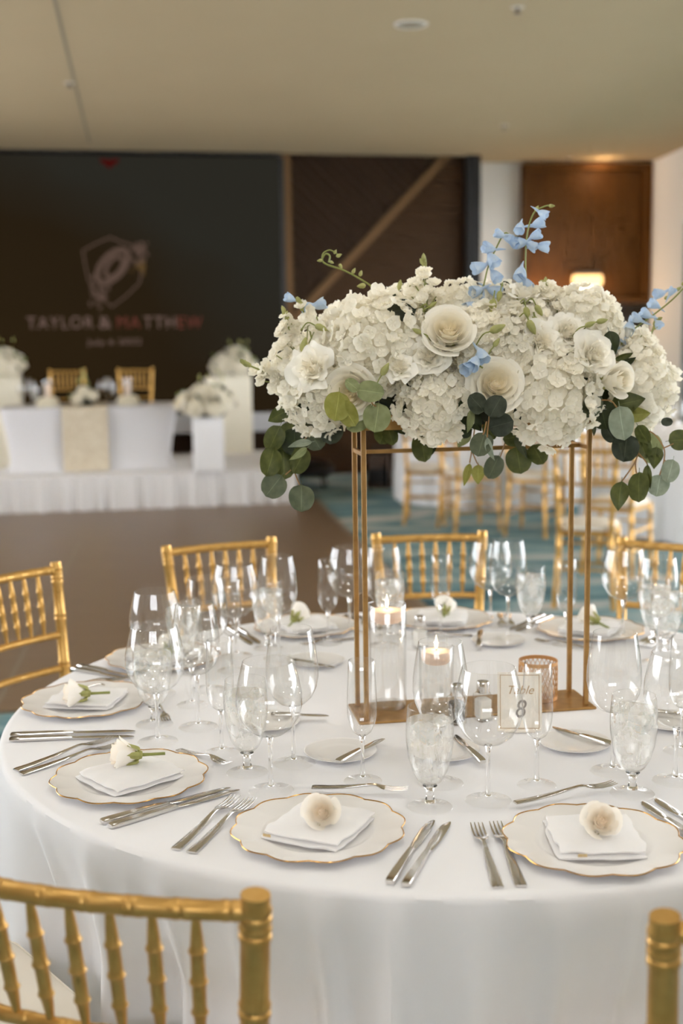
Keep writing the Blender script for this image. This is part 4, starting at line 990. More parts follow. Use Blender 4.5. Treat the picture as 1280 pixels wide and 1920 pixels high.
def make_glass(kind):
    d = GL[kind]; t = thing(d['nm'], 'x', 'glass', group=GROUPS[kind])
    lath(d['bowl'], 40, 'bowl', 'glass', t)
    f = d['foot']; sr, sz = d['stem']
    lath([(f - .0008, .0004), (f, .0014), (f - .0008, .0024), (f * .55, .0042), (f * .25, .008), (sr * 1.5, .0125)], 36, 'foot', 'foot_glass', t)
    lath([(.0001, .010), (sr * 1.5, .0105), (sr * 1.05, .020), (sr, .03 if sz > .05 else .024), (sr, sz * .8), (sr * 1.25, sz - .006), (sr * 1.9, sz - .0005), (.0001, sz)], 16, 'stem', 'stem_glass', t)
    if kind == 'goblet':
        wp = [(.0001, .0425), (.0115, .0432), (.0202, .0515), (.0290, .0682), (.0352, .0908), (.0384, .1152), (.0389, .135), (.0381, .150), (.0379, .152), (.0001, .152)]
        lath(wp, 36, 'water', 'iced_water', t)
        r_ = random.Random(2)
        for k in range(5):
            M = Matrix.Translation((r_.uniform(-.014, .014), r_.uniform(-.014, .014), .10 + .0125 * k)) @ Matrix.Rotation(r_.uniform(0, 3), 4, Vector((r_.random(), r_.random(), 1)).normalized())
            g = G(); s = .0095; g.box((-s, -s, -s), (s, s, s), .003, M); g.obj('ice_cube', 'ice', t)
    return t
GPOS = []
def gb(k, kind, px, py): p = at(px, py, T); GPOS.append((k, kind, p.x, p.y))
def gr(k, kind, px, py): p = at(px, py, T + GL[kind]['bowl'][-2][1]); GPOS.append((k, kind, p.x, p.y))
for k, kind, px, py in [('m', 'red', 296, 1391), ('m', 'goblet', 290, 1364), ('m', 'white', 372, 1364), ('m', 'flute', 361, 1324),
        ('l', 'flute', 416, 1414), ('l', 'goblet', 464, 1454), ('l', 'red', 508, 1476), ('l', 'white', 551, 1439),
        ('f', 'flute', 680, 1467), ('f', 'goblet', 806, 1512), ('f', 'white', 826, 1475), ('f', 'red', 915, 1504),
        ('r', 'flute', 1006, 1475), ('r', 'goblet', 1185, 1490), ('r', 'white', 1148, 1450), ('r', 'red', 1265, 1467),
        ('b', 'flute', 616, 1208), ('c', 'red', 656, 1189), ('c', 'flute', 826, 1195),
        ('d', 'red', 919, 1178), ('d', 'white', 952, 1188), ('d', 'goblet', 994, 1189), ('d', 'flute', 1060, 1210),
        ('e', 'red', 1167, 1205), ('e', 'goblet', 1226, 1214), ('g', 'flute', 1277, 1411), ('g', 'goblet', 1249, 1218), ('n', 'goblet', 345, 1258)]: gb(k, kind, px, py)
for k, kind, px, py in [('n', 'red', 289, 1109), ('n', 'white', 384, 1084), ('n', 'flute', 430, 1087), ('b', 'red', 439, 1055), ('b', 'white', 519, 1043), ('b', 'goblet', 500, 1093), ('c', 'white', 718, 1025), ('c', 'goblet', 730, 1072), ('e', 'white', 1236, 1043)]: gr(k, kind, px, py)
GRAD = {'red': .0595, 'white': .050, 'flute': .036, 'goblet': .042}
GPOS = [list(q) for q in GPOS]
for _ in range(30):                                # keep neighbouring glasses from touching, moving them along the line of sight
    for i in range(len(GPOS)):
        for j in range(i):
            a, b = GPOS[i], GPOS[j]; need = GRAD[a[1]] + GRAD[b[1]] + .002; dx, dy = a[2] - b[2], a[3] - b[3]; d = math.hypot(dx, dy)
            if d < need:
                ty = math.sqrt(max(0, need * need - dx * dx)); s = 1 if dy >= 0 else -1; mv = (ty - abs(dy)) / 2
                for q, sg_ in ((a, s), (b, -s)): q[2] += q[2] / q[3] * mv * sg_; q[3] += mv * sg_
PROTO = {}
for k, kind, x, y in GPOS:
    lab = GL[kind]['lab'] + ' ' + WHERE[k]
    if k == 'g' and kind == 'goblet': lab = 'short-stemmed goblet of iced water, the outer of two overlapping far right goblets'
    rz = random.uniform(0, 6)
    if kind not in PROTO:
        PROTO[kind] = make_glass(kind); PROTO[kind]['label'] = lab; PROTO[kind].location = (x, y, T + .0012); PROTO[kind].rotation_euler = (0, 0, rz)
    else: dup(PROTO[kind], lab, (x, y, T + .0012), rz)

# ---- chargers, napkins and roses
def make_charger():
    t = thing('charger_plate', 'x', 'plate', group='scalloped charger plates')
    n = 144; rad = .137
    def sc(a, k): return 1 + k * (.030 * abs(math.cos(6 * a)) ** .8 * 1.2 + .012 * math.cos(12 * a) - .022)
    rows = []
    for r, z, k in [(.0001, .003, 0), (.05, .003, 0), (.078, .003, 0), (.084, .0042, 0), (.088, .0062, 0), (.092, .0066, .1), (.105, .0075, .3), (.122, .0095, .75), (rad, .0125, 1), (rad + .0005, .0132, 1), (rad - .0005, .0112, 1), (.12, .0075, .7), (.09, .0035, .1), (.082, .0008, 0), (.0001, .0008, 0)]:
        rows.append([Vector((r * sc(a, k) * math.cos(a), r * sc(a, k) * math.sin(a), z)) for a in [2 * PI * i / n for i in range(n)]])
    g = G(); g.grid(rows, True); g.obj('dish', 'plate_glass', t)
    P = [Vector((rad * sc(a, 1) * math.cos(a), rad * sc(a, 1) * math.sin(a), .0128)) for a in [2 * PI * i / n for i in range(n)]]
    g = G(); g.tube(P + [P[0]], .00112, 6, cap=False); g.obj('gold_rim', 'gold_rim', t)
    return t
def napkin_mesh(seed, w=.138, d=.150):
    r_ = random.Random(seed); g = G(); z = 0
    for k, (th, dx, dy, s) in enumerate([(.0110, 0, 0, 1.0), (.0095, .002, .003, .97)]):
        nx, ny = 22, 18; W_, D_ = w * s, d * s
        def P(i, j, top):
            u = -1 + 2 * i / nx; v = -1 + 2 * j / ny
            e = max(abs(u) ** 5, abs(v) ** 5); q = 1 - .045 * (abs(u) ** 3 * abs(v) ** 3)
            x = u * W_ / 2 * q + dx + .004 * noise.noise(Vector((v * 2.2, k * 7, seed))); y = v * D_ / 2 * q + dy + .004 * noise.noise(Vector((u * 2.2, k * 9, seed + 3)))
            h = th * (1 - .78 * e); wob = .0035 * noise.noise(Vector((u * 2.2, v * 2.2, k + seed)))
            zz = z + (th * .5 + h * .5 if top else th * .5 - h * .5) + (wob if top or k else 0)
            return Vector((x, y, zz))
        g.grid([[P(i, j, True) for i in range(nx + 1)] for j in range(ny + 1)]); g.grid([[P(nx - i, j, False) for i in range(nx + 1)] for j in range(ny + 1)])
        b = len(g.V); tot = (nx + 1) * (ny + 1); o1 = b - 2 * tot
        # side strips
        per = [(i, 0) for i in range(nx)] + [(nx, j) for j in range(ny)] + [(nx - i, ny) for i in range(nx)] + [(0, ny - j) for j in range(ny)]
        for q in range(len(per)):
            (i, j), (i2, j2) = per[q], per[(q + 1) % len(per)]
            g.F.append((o1 + tot + j * (nx + 1) + nx - i, o1 + tot + j2 * (nx + 1) + nx - i2, o1 + j2 * (nx + 1) + i2, o1 + j * (nx + 1) + i))
        z += th * .80
    return g.mesh('napkin', 'gauze')
NAP = [napkin_mesh(s) for s in (1, 4, 9)]
ROS = rose_mesh('rose_petals', 'petal_peach', .042, 9, 8, .0235, .006, seed=21, heart=.5)
CHG0 = make_charger(); first_ch = True
SET = {}
def settle(k, c, ang=None):
    a = math.atan2(TC.y - c.y, TC.x - c.x) if ang is None else ang      # inward direction
    SET[k] = (c, a)
for k, px, py in [('f', 597, 1552), ('r', 1112, 1574), ('l', 243, 1456), ('m', 162, 1312)]: settle(k, at(px, py, T + .010))
for k, an in [('n', 149), ('b', 114), ('c', 85), ('d', 54)]: settle(k, tpol(an, .76))
for i, (k, (c, a)) in enumerate(SET.items()):
    lab = 'scalloped white charger plate with gold rim ' + WHERE[k]
    if first_ch: CHG0['label'] = lab; CHG0.location = (c.x, c.y, T + .0008); CHG0.rotation_euler = (0, 0, a); first_ch = False
    else: dup(CHG0, lab, (c.x, c.y, T + .0008), a + random.uniform(-.2, .2))
    na = {'f': a - PI / 2 - .10, 'r': a - PI / 2 - .24, 'l': a - PI / 2 + .1, 'm': a - PI / 2 - .12}.get(k, a - PI / 2 + random.uniform(-.2, .2))
    nz_ = T + .0008 + .0050
    n_ = tag(link('napkin', NAP[i % 3], None, (c.x, c.y, nz_), (0, 0, na)), 'folded white gauze napkin with a rose on it ' + WHERE[k], 'napkin', 'folded napkins')
    if k in 'fr':
        pm('mark_gold', (206, 182, 136), .6) if 'mark_gold' not in MAT else None
        g = G(); bx, by = (-.052, -.0745) if k == 'f' else (-.030, -.0745)
        for dx, w in ((-.004, .0035), (.003, .0032)): g.box((bx + dx - w, by - .0006, .009), (bx + dx + w, by + .0004, .0135), .0002)
        g.obj('gold_mark', 'mark_gold', n_)  # two small gold marks on the napkin's front edge
    # rose: head position and where its bloom points
    top = nz_ + .0178
    if k in ('f', 'r'):
        pc = at(604, 1524, top + .02) if k == 'f' else at(1127, 1541, top + .02); hd = (CAM - pc).normalized() + Vector((-.12 if k == 'f' else .05, -.1, .28)); st = Vector((.35, .75, -.1))
    elif k in ('l', 'm'):
        pc = at(232, 1414, top + .02) if k == 'l' else at(140, 1299, top + .02); hd = Vector((-1, -.12, .10)); st = Vector((1, .1, 0))
    else:
        pc = Vector((c.x, c.y, top + .019)) + Vector((random.uniform(-.02, .02), random.uniform(-.01, .02), 0)); hd = Vector((random.uniform(-.6, .6), .8, .35)); st = -hd
    hd = hd.normalized(); M = frame(hd, spin=random.uniform(0, 6))
    o = thing('rose', 'cream rose head with peach heart lying on the napkin ' + WHERE[k], 'rose', group='roses on napkins')
    o.location = pc - hd * .024; o.rotation_euler = M.to_euler(); o.scale = (1.12,) * 3
    link('petals', ROS, o); bend = M.transposed() @ (Vector((0, 0, .004)) if k in 'lm' else Vector((0, 0, .006)))
    calyx(o, .018, 'bud_green', .045, bend)

# ---- cutlery (handle end at origin, pointing along +Y)
def fork_parts(L=.178):
    k = L / .178; g = G()
    g.loft([(0, .0022, 0, .0080 * k, .0030), (.004, .0024, 0, .0086 * k, .0036), (.03 * k, .0028, 0, .0078 * k, .0036), (.07 * k, .0052, 0, .0058 * k, .0036), (.098 * k, .0088, 0, .0038 * k, .0034), (.112 * k, .0104, 0, .0034 * k, .0030), (.120 * k, .0098, 0, .0052 * k, .0024)])
    h = G(); h.loft([(.119 * k, .0099, 0, .0050 * k, .0024), (.124 * k, .0086, 0, .0085 * k, .0022), (.130 * k, .0066, 0, .0108 * k, .0021), (.136 * k, .0050, 0, .0112 * k, .0020)])
    for x in (-.0092, -.0031, .0031, .0092):
        h.loft([(.135 * k, .0052, x * k, .0020 * k, .0020), (.150 * k, .0034, x * k, .00185 * k, .0018), (.166 * k, .0040, x * k, .0015 * k, .0016), (.178 * k, .0064, x * k, .0007 * k, .001)])
    return g.mesh('fork_handle', 'steel'), h.mesh('fork_head', 'steel')
def knife_parts(L=.2, wide=1.0):
    k = L / .2; g = G()
    g.loft([(0, .0046, 0, .0062, .0056), (.003, .0046, 0, .0075, .0076), (.02 * k, .0046, 0, .0078, .0080), (.06 * k, .0046, 0, .0066, .0076), (.092 * k, .0046, 0, .0052, .0064), (.100 * k, .0046, 0, .0048, .0056)])
    h = G(); h.loft([(.0995 * k, .0046, 0, .0046, .0040), (.104 * k, .0042, .0006, .0060 * wide, .0022), (.13 * k, .0036, .0010, .0080 * wide, .0016), (.165 * k, .0032, .0012, .0084 * wide, .0014), (.185 * k, .0030, .0018, .0070 * wide, .0012), (.196 * k, .0030, .0034, .0040 * wide, .001), (.2 * k, .0030, .0048, .0012, .0008)])
    return g.mesh('knife_handle', 'steel'), h.mesh('knife_blade', 'steel')
FK, FKS, KN, BK = fork_parts(.182), fork_parts(.160), knife_parts(.205), knife_parts(.150, .9)
def lay(name, parts, names, cat, label, group, p0, p1, lift=.0008, tiltz=0.):
    d = p1 - p0; o = thing(name, label, cat, (p0.x, p0.y, T + lift), math.atan2(d.y, d.x) - PI / 2, group)
    L = {id(FK): .182, id(FKS): .160, id(KN): .205, id(BK): .150}[id(parts)]; s = max(.8, min(1.25, math.hypot(d.x, d.y) / L)); o.scale = (1, s, 1)
    o.rotation_euler = (tiltz, 0, o.rotation_euler[2])
    for m_, n in zip(parts, names): link(n, m_, o)
    return o
fkn, knn = ('handle', 'tines'), ('handle', 'blade')
GF, GK, GD = 'dinner and salad forks', 'dinner and salad knives', 'dessert forks above the plates'
def cut(kind, k, which, h, t, lift=.0008, tilt=0.):
    p0, p1 = at(h[0], h[1], T + .004), at(t[0], t[1], T + .004)
    if kind == 'fork': lay('dinner_fork', FK, fkn, 'fork', f'silver dinner fork, {which} of the pair {WHERE[k]}', GF, p0, p1, lift, tilt)
    elif kind == 'knife': lay('dinner_knife', KN, knn, 'knife', f'silver table knife, {which} of the pair {WHERE[k]}', GK, p0, p1, lift, tilt)
    elif kind == 'dessert': lay('dessert_fork', FKS, fkn, 'fork', f'silver dessert fork laid crosswise above the plate {WHERE[k]}', GD, p0, p1, lift, tilt)
for k, which, h, t_ in [('f', 'outer', (329, 1591), (463, 1476)), ('f', 'inner', (358, 1597), (491, 1481)), ('r', 'outer', (934, 1663), (884, 1521)), ('r', 'inner', (977, 1660), (918, 1519)), ('l', 'outer', (29, 1443), (224, 1379)), ('l', 'inner', (39, 1450), (245, 1389)), ('m', 'outer', (82, 1293), (246, 1270)), ('m', 'inner', (86, 1300), (240, 1282))]:
    cut('fork', k, which, h, t_)
for k, which, h, t_ in [('f', 'inner', (730, 1656), (808, 1537)), ('f', 'outer', (760, 1661), (838, 1540)), ('r', 'inner', (1302, 1573), (1206, 1507)), ('r', 'outer', (1332, 1566), (1234, 1503)), ('l', 'inner', (190, 1542), (429, 1475)), ('l', 'outer', (206, 1550), (446, 1479)), ('m', 'inner', (20, 1379), (254, 1369)), ('m', 'outer', (18, 1387), (252, 1379)), ('n', 'inner', (147, 1249), (252, 1266)), ('n', 'outer', (136, 1254), (244, 1272))]:
    cut('knife', k, which, h, t_)
for k, h, t_ in [('f', (585, 1484), (765, 1490)), ('r', (965, 1514), (1155, 1478)), ('l', (334, 1405), (430, 1434)), ('m', (296, 1322), (309, 1346))]: cut('dessert', k, '', h, t_, .0012 if k not in 'fr' else .010)
for k in 'bcd':                                    # far settings: same layout, laid out from the diner's side
    c, a = SET[k]; n = Vector((math.cos(a), math.sin(a), 0)); r = Vector((n.y, -n.x, 0))
    for q, which in ((.165, 'inner'), (.187, 'outer')): lay('dinner_knife', KN, knn, 'knife', f'silver table knife, {which} of the pair {WHERE[k]}', GK, c + r * q - n * .10, c + r * q + n * .10)
    for q, which in ((.185, 'outer'), (.163, 'inner')): lay('dinner_fork', FK, fkn, 'fork', f'silver dinner fork, {which} of the pair {WHERE[k]}', GF, c - r * q - n * .10, c - r * q + n * .08)
    lay('dessert_fork', FKS, fkn, 'fork', f'silver dessert fork laid crosswise above the plate {WHERE[k]}', GD, c - r * .08 + n * .16, c + r * .08 + n * .16)
# ---- bread plates with butter knives
def make_bread():
    t = thing('bread_plate', 'x', 'plate', group='bread plates')
    lath([(.0001, .0032), (.038, .0032), (.044, .0048), (.05, .0066), (.066, .0088), (.0685, .0098), (.069, .0104), (.0678, .0086), (.05, .0046), (.042, .001), (.0001, .001)], 48, 'dish', 'plate_glass', t); return t
BP = None
for k, px, py, h, t_ in [('l', 500, 1352, (508, 1342), (577, 1342)), ('f', 638, 1408, (633, 1431), (717, 1385)), ('r', 831, 1406, (905, 1431), (850, 1379)), ('e', 1077, 1391, (1148, 1398), (1033, 1364)), ('d', 934, 1200, (897, 1214), (901, 1172)), ('n', 592, 1238, (548, 1240), (618, 1250)), ('g', 1262, 1352, (1220, 1335), (1300, 1345))]:
    p = at(px, py, T + .008); w = {'l': 'half hidden behind the front left glasses', 'f': 'in front of the tall cylinder candle', 'r': 'behind the front water goblet', 'e': 'beside the brass base plate', 'd': 'on the far side of the table', 'n': 'on the far left side of the table', 'g': 'cut off by the right picture edge'}[k]
    lab = 'small pale round bread plate ' + w
    if BP is None: BP = make_bread(); BP['label'] = lab; BP.location = (p.x, p.y, T + .0008)
    else: dup(BP, lab, (p.x, p.y, T + .0008), 0)
    lay('butter_knife', BK, knn, 'knife', 'small silver butter knife on the bread plate ' + w, 'butter knives', at(*h, T + .012), at(*t_, T + .012), .0100)
# ---- candles
def cyl_candle(px, py, dia, h, fill, label, cl):
    p = at(px, py, T + .005); z = T + .0056
    vo = thing('cylinder_vase', label, 'vase', (p.x, p.y, z)); r = dia / 2
    lath([(.0001, .0005), (r - .002, .0005), (r, .003), (r, h - .001), (r - .0008, h), (r - .0016, h - .001), (r - .0016, h - .004)], 48, 'glass_wall', 'glass', vo)
    lath([(.0001, .0075), (r - .004, .0075), (r - .0026, .010), (r - .0026, fill - .001), (r - .004, fill), (.0001, fill)], 48, 'water', 'water', vo)
    c = thing('floating_candle', cl, 'candle', (p.x, p.y, z + fill - .012)); cr = r - .004
    lath([(.0001, 0), (cr * .75, .0005), (cr * .93, .006), (cr, .016), (cr * .99, .022), (cr * .9, .026), (cr * .4, .0275), (.0001, .0272)], 40, 'wax', 'wax', c)
    G().tube([(0, 0, .027), (.0006, 0, .034)], .0009, 6).obj('wick', 'wick', c)
    fp = [(.0001, .030), (.0022, .033), (.0034, .038), (.0032, .044), (.0018, .052), (.0001, .060)]
    lath(fp, 12, 'flame', 'flame', c)
    light('candle_light', 'POINT', (p.x, p.y, z + fill + .032), .06, (1, .7, .4), .006)
cyl_candle(727, 1324, .080, .223, .195, 'tall clear glass cylinder vase filled with water beside the stand leg', 'lit white floating candle in the tall glass cylinder')
cyl_candle(818, 1331, .072, .138, .113, 'short clear glass cylinder vase behind the front water goblet', 'lit white floating candle in the short glass cylinder')
# ---- pierced gold votive holder
p = at(1008, 1313, T)
vt = thing('votive_holder', 'pierced gold lattice votive holder behind the champagne flute', 'candle holder', (p.x, p.y, T + .006)); r = .041; h = .084
for z0, z1, nm in ((0, .008, 'bottom_band'), (h - .008, h, 'top_band')): lath([(r - .001, z0), (r + .0008, z0), (r + .0008, z1), (r - .001, z1), (r - .001, z0)], 48, nm, 'copper_gold', vt)
g = G(); n = 26; hh = h - .016
for s in (-1, 1):
    for i in range(n):
        pts = []
        for j in range(13):
            f = j / 12; a = 2 * PI * (i + s * f * 3.0) / n; rr = r + .0002 * s; pts.append(Vector((rr * math.cos(a), rr * math.sin(a), .008 + hh * f)))
        g.tube(pts, .0009, 4)
o = g.obj('lattice', 'copper_gold', vt); 
lath([(.0001, .001), (r - .004, .001), (r - .003, .004), (r - .003, h - .01)], 32, 'glass_liner', 'glass', vt); lath([(.0001, .003), (r - .006, .003), (r - .006, .02), (.0001, .021)], 32, 'votive_candle', 'wax', vt)
# ---- salt and pepper
def shaker(px, py, label, fill, group):
    p = at(px, py, T); t = thing('shaker', label, 'shaker', (p.x, p.y, T + .0012), .4, group); w = .0165
    g = G(); g.box((-w, -w, 0), (w, w, .060), .004); g.obj('glass_body', 'glass', t); g = G(); g.box((-w + .003, -w + .003, .006), (w - .003, w - .003, .048), .003); g.obj('contents', fill, t)
    lath([(.0128, .0605), (.0132, .064), (.0132, .080), (.0120, .083), (.0001, .0834)], 28, 'cap', 'steel', t)
shaker(905, 1352, 'square glass salt shaker with steel cap seen through the front wine glass', 'salt', 'salt and pepper shakers by the candles'); shaker(856, 1358, 'square glass pepper shaker with steel cap beside the short candle', 'pepper', 'salt and pepper shakers by the candles')
shaker(787, 1216, 'glass salt shaker with steel cap on the far side between the candles', 'salt', 'salt and pepper shakers across the table')
# ---- table number card
p = at(974, 1372, T); yaw = -.06
cd_ = thing('table_number_card', 'white table number card with thin gold border behind the wine glass', 'card', (p.x, p.y, T + .0015), yaw); w, h = .088, .118
tl = Matrix.Rotation(-.10, 4, 'X')
g = G(); g.box((-w / 2, -.0006, 0), (w / 2, .0006, h), M=tl); g.obj('panel', 'card', cd_, smooth=False)
g = G(); e = .005; q = .0006
for lo, hi in (((-w / 2 + e, -.0011, e), (w / 2 - e, -.0006, e + q * 2)), ((-w / 2 + e, -.0011, h - e - q * 2), (w / 2 - e, -.0006, h - e)), ((-w / 2 + e, -.0011, e), (-w / 2 + e + q * 2, -.0006, h - e)), ((w / 2 - e - q * 2, -.0011, e), (w / 2 - e, -.0006, h - e))): g.box(lo, hi, M=tl)
g.obj('border', 'ink_gold', cd_, smooth=False)
def cardtext(body, mat, z, wd, shear, hgt=None):
    o = text('lettering', body, mat, 0, 0, wd, 0, cd_, extr=.0002, shear=shear, h=hgt); o.matrix_local = tl @ Matrix.Translation((0, -.001, z)) @ Matrix.Rotation(PI / 2, 4, 'X')
cardtext('Table', 'ink_gold', .082, .050, .35); cardtext('8', 'ink', .043, .022, .2, .036)
g = G(); g.box((-.03, -.012, 0), (.03, -.0025, .005), .001); g.box((-.03, .0025, 0), (.03, .014, .005), .001); g.obj('holder', 'card', cd_, smooth=False)

# ================================================================== stage and what stands on it
F0, F1 = at(0, 965, 0), at(530, 945, 0); SU = (F1 - F0).normalized(); SV = Vector((-SU.y, SU.x, 0)); SANG = math.atan2(SU.y, SU.x)
SH = .326; uR = (at(556, 943, 0) - F0).dot(SU); DEP = 1.9
sg = thing('stage', 'low stage platform with a white cloth top before the video screen', 'stage', F0, SANG)
g = G(); g.box((-1.3, .04, .0), (uR - .03, DEP, SH - .02)); g.obj('platform', 'wood_dark', sg, smooth=False)
g = G(); g.box((-1.3, .0, SH - .02), (uR, DEP, SH), .006); g.obj('cloth_top', 'linen_far', sg)
g = G(); rows = []; N_ = 420; r_ = random.Random(3); L_ = uR + 1.3
phs = [r_.uniform(0, 6.28) for _ in range(4)]
for j in range(9):
    v = j / 8; row = []
    for i in range(N_ + 1):
        u = -1.3 + L_ * i / N_; f = .5 * math.sin(u * 38 + 2 * math.sin(u * 5 + phs[0])) + .35 * math.sin(u * 61 + phs[1] + math.sin(u * 7)) + .3 * math.sin(u * 17 + phs[2])
        row.append(Vector((u, -.012 - (.012 + .035 * v) * (1 + f) * .9, (SH - .01) * (1 - v) + .004)))
    rows.append(row)
g.grid(rows); sk = g.obj('pleated_skirt', 'linen_far', sg)
def onst(px, py): p = at(px, py, SH); return p
pm('spandex', (222, 222, 226), .7, spec=.2); pm('lace', (226, 216, 196), .9, var=(30, (200, 186, 162), .5), bump=(120, .5, .004)); pm('ivory_box', (232, 226, 208), .7); pm('white_box', (232, 232, 234), .7)
# sweetheart table with stretch cover
tl0, tr0 = at(12, 768, SH + .75), at(331, 757, SH + .75)
pm_ = onst(172, 884); tb = thing('head_table', 'couple table under a grey-white stretch cover on the stage', 'table', (pm_.x, pm_.y, SH), SANG); 
W2_ = (onst(331, 884) - onst(12, 884)).length / 2
hT = zat(pm_.x, pm_.y, 764) - SH
g = G(); rows = []
for j in range(11):
    v = j / 10; k = 1 - .10 * math.sin(PI * min(1, v * 1.0) * .5) + (.06 * max(0, v - .85) / .15); row = []
    for i in range(64):
        a = 2 * PI * i / 64; x = math.copysign(abs(math.cos(a)) ** .18, math.cos(a)) * W2_ * k; y = math.copysign(abs(math.sin(a)) ** .18, math.sin(a)) * .36 * (1 - .12 * math.sin(PI * v)) + .36
        row.append(Vector((x, y, hT * (1 - v) + .002)))
    rows.append(row)
b0 = len(g.V); g.grid(rows, True); g.F.append(tuple(range(64))); g.obj('stretch_cover', 'spandex', tb)
ru0, ru1 = (onst(121, 884) - pm_).dot(SU), (onst(206, 884) - pm_).dot(SU)
g = G(); N_ = 14; rows = [[Vector((x, .70, hT + .006)) for x in (ru0, ru1)], [Vector((x, .0, hT + .006)) for x in (ru0, ru1)], [Vector((x, -.016, hT - .006)) for x in (ru0, ru1)], [Vector((x, -.02, .3)) for x in (ru0, ru1)], [Vector((x, -.024, .01)) for x in (ru0, ru1)]]
rows2 = [[p + Vector((0, .004, -.003)) for p in r] for r in rows[::-1]]; g.grid(rows + rows2, closev=True)
rn_ = g.obj('table_runner', 'lace', smooth=False); rn_.location = (pm_.x, pm_.y, SH); rn_.rotation_euler = (0, 0, SANG); tag(rn_, 'cream lace runner hanging down the front of the couple table', 'runner')
zt = SH + hT
def ontab(px, dv): u = (onst(px, 884) - pm_).dot(SU); q = pm_ + SU * u + SV * dv; return Vector((q.x, q.y, zt + .008))
# plinths
def plinth(x0, x1, ytop, ybase, mat, label, dv=.0):
    a, b = onst(x0, ybase), onst(x1, ybase); w = (b - a).length; c = (a + b) / 2; h = zat(c.x, c.y, ytop) - SH
    t = thing('plinth', label, 'plinth', (c.x, c.y, SH), SANG); g = G(); g.box((-w / 2, 0, 0), (w / 2, w, h - .012), .008); g.obj('body', mat, t); g = G(); g.box((-w / 2 - .004, -.004, h - .012), (w / 2 + .004, w + .004, h), .003); g.obj('cap', mat, t)
    return c + SV * (w / 2), SH + h, w
P1 = plinth(415, 474, 703, 851, 'ivory_box', 'tall ivory plinth carrying white flowers beside the screen edge')
P2 = plinth(367, 421, 783, 886, 'white_box', 'short white plinth with flowers at the stage front')
P3 = plinth(-22, 42, 704, 866, 'ivory_box', 'tall ivory plinth at the left picture edge with white flowers')
# swagged drape beside the table
a = onst(-18, 878); g = G(); rows = []
for j in range(8):
    v = j / 7; x1 = .08 + .26 * v ** .7; rows.append([Vector((-.25 + (x1 + .25) * i / 10, .02 * math.sin(i * 1.9) - .03, .62 * (1 - v) + .003)) for i in range(11)])
rows2 = [[p + Vector((0, .006, 0)) for p in r] for r in rows[::-1]]
g.grid(rows + rows2, closev=True); o = g.obj('draped_cloth', 'ivory_box'); o.location = (a.x, a.y, SH); o.rotation_euler = (0, 0, SANG); tag(o, 'cream drape hanging beside the couple table at the left picture edge', 'drape')
# flower bunches on the plinths and table
def bunch(c, z, W_, H_, label, n, seed, greens=14):
    r_ = random.Random(seed); t = thing('flower_bunch', label, 'flowers', (c.x, c.y, z))
    g = G(); g.lathe([(.0001, .0), (W_ * .30, .005), (W_ * .34, H_ * .35), (.0001, H_ * .5)], 14); g.obj('moss_foam', 'moss', t)
    for i in range(n):
        a = i * 2.39996; f = math.sqrt((i + .5) / n); zc = 1 - f * .95
        p = Vector((W_ * .40 * f * math.cos(a), W_ * .34 * f * math.sin(a), H_ * (.22 + .5 * zc) + r_.uniform(-.02, .02)))
        s = W_ * .20 / .078 * r_.uniform(.75, 1.15); link('flower_head', HY[i % 3] if i % 4 else RO, t, p, frame(Vector((p.x, p.y, .12)), spin=r_.uniform(0, 6)), s if i % 4 else s * 1.4)
    for i in range(greens):
        a = r_.uniform(0, 6.28); e = r_.uniform(-.25, 1.2); d = Vector((math.cos(a) * math.cos(e), math.sin(a) * math.cos(e), math.sin(e)))
        p = Vector((d.x * W_ * .40, d.y * W_ * .34, H_ * .3 + d.z * H_ * .42)); M = frame(Vector((-d.y, d.x, .3)), up=d); link('leaf', leafm('point', ('olive', 'dark', 'pale')[i % 3]), t, p, M, W_ * .2)
    for i in range(6):
        x, y = r_.uniform(-.3, .3) * W_, r_.uniform(-.2, .2) * W_; link('bud', BUD, t, (x, y, H_ * .78 + r_.uniform(0, .12)), None, 1.7); G().tube([(x, y, H_ * .4), (x, y, H_ * .78 + .02)], .003, 5).obj('stem', 'stem_green', t)
bunch(P1[0], P1[1], .50, .33, 'white flower bunch on the tall plinth beside the screen edge', 12, 1)
bunch(P2[0], P2[1], .52, .36, 'white flower bunch on the short plinth at the stage front', 13, 2)
bunch(P3[0], P3[1], .52, .30, 'white flower bunch on the tall plinth at the left picture edge', 12, 3)
q = ontab(163, .22); bunch(q, q.z, .26, .24, 'small white posy in the middle of the couple table', 8, 4, 8)
# candles on the couple table
def pillar(px, dv, label):
    q = ontab(px, dv); t = thing('hurricane_candle', label, 'candle', q, 0, 'glass hurricane candles on the couple table')
    lath([(.0001, .001), (.05, .001), (.05, .01), (.012, .02), (.012, .06), (.035, .075), (.0001, .076)], 20, 'foot', 'ivory_box', t); lath([(.034, .076), (.045, .09), (.045, .25)], 24, 'glass_chimney', 'glass', t); lath([(.0001, .077), (.026, .077), (.026, .21), (.0001, .212)], 18, 'candle', 'wax', t)
    G().tube([(0, 0, .211), (0, 0, .22)], .002, 6).obj('wick', 'wick', t)
    for i in range(5): a = i * 1.26; link('flower_head', HY[i % 3], t, (.06 * math.cos(a), .06 * math.sin(a), .04), frame(Vector((math.cos(a), math.sin(a), .6))), .55)
pillar(96, .12, 'glass hurricane candle ringed with flowers, nearer the left plinth'); pillar(245, .12, 'glass hurricane candle ringed with flowers, before the gold chairs')
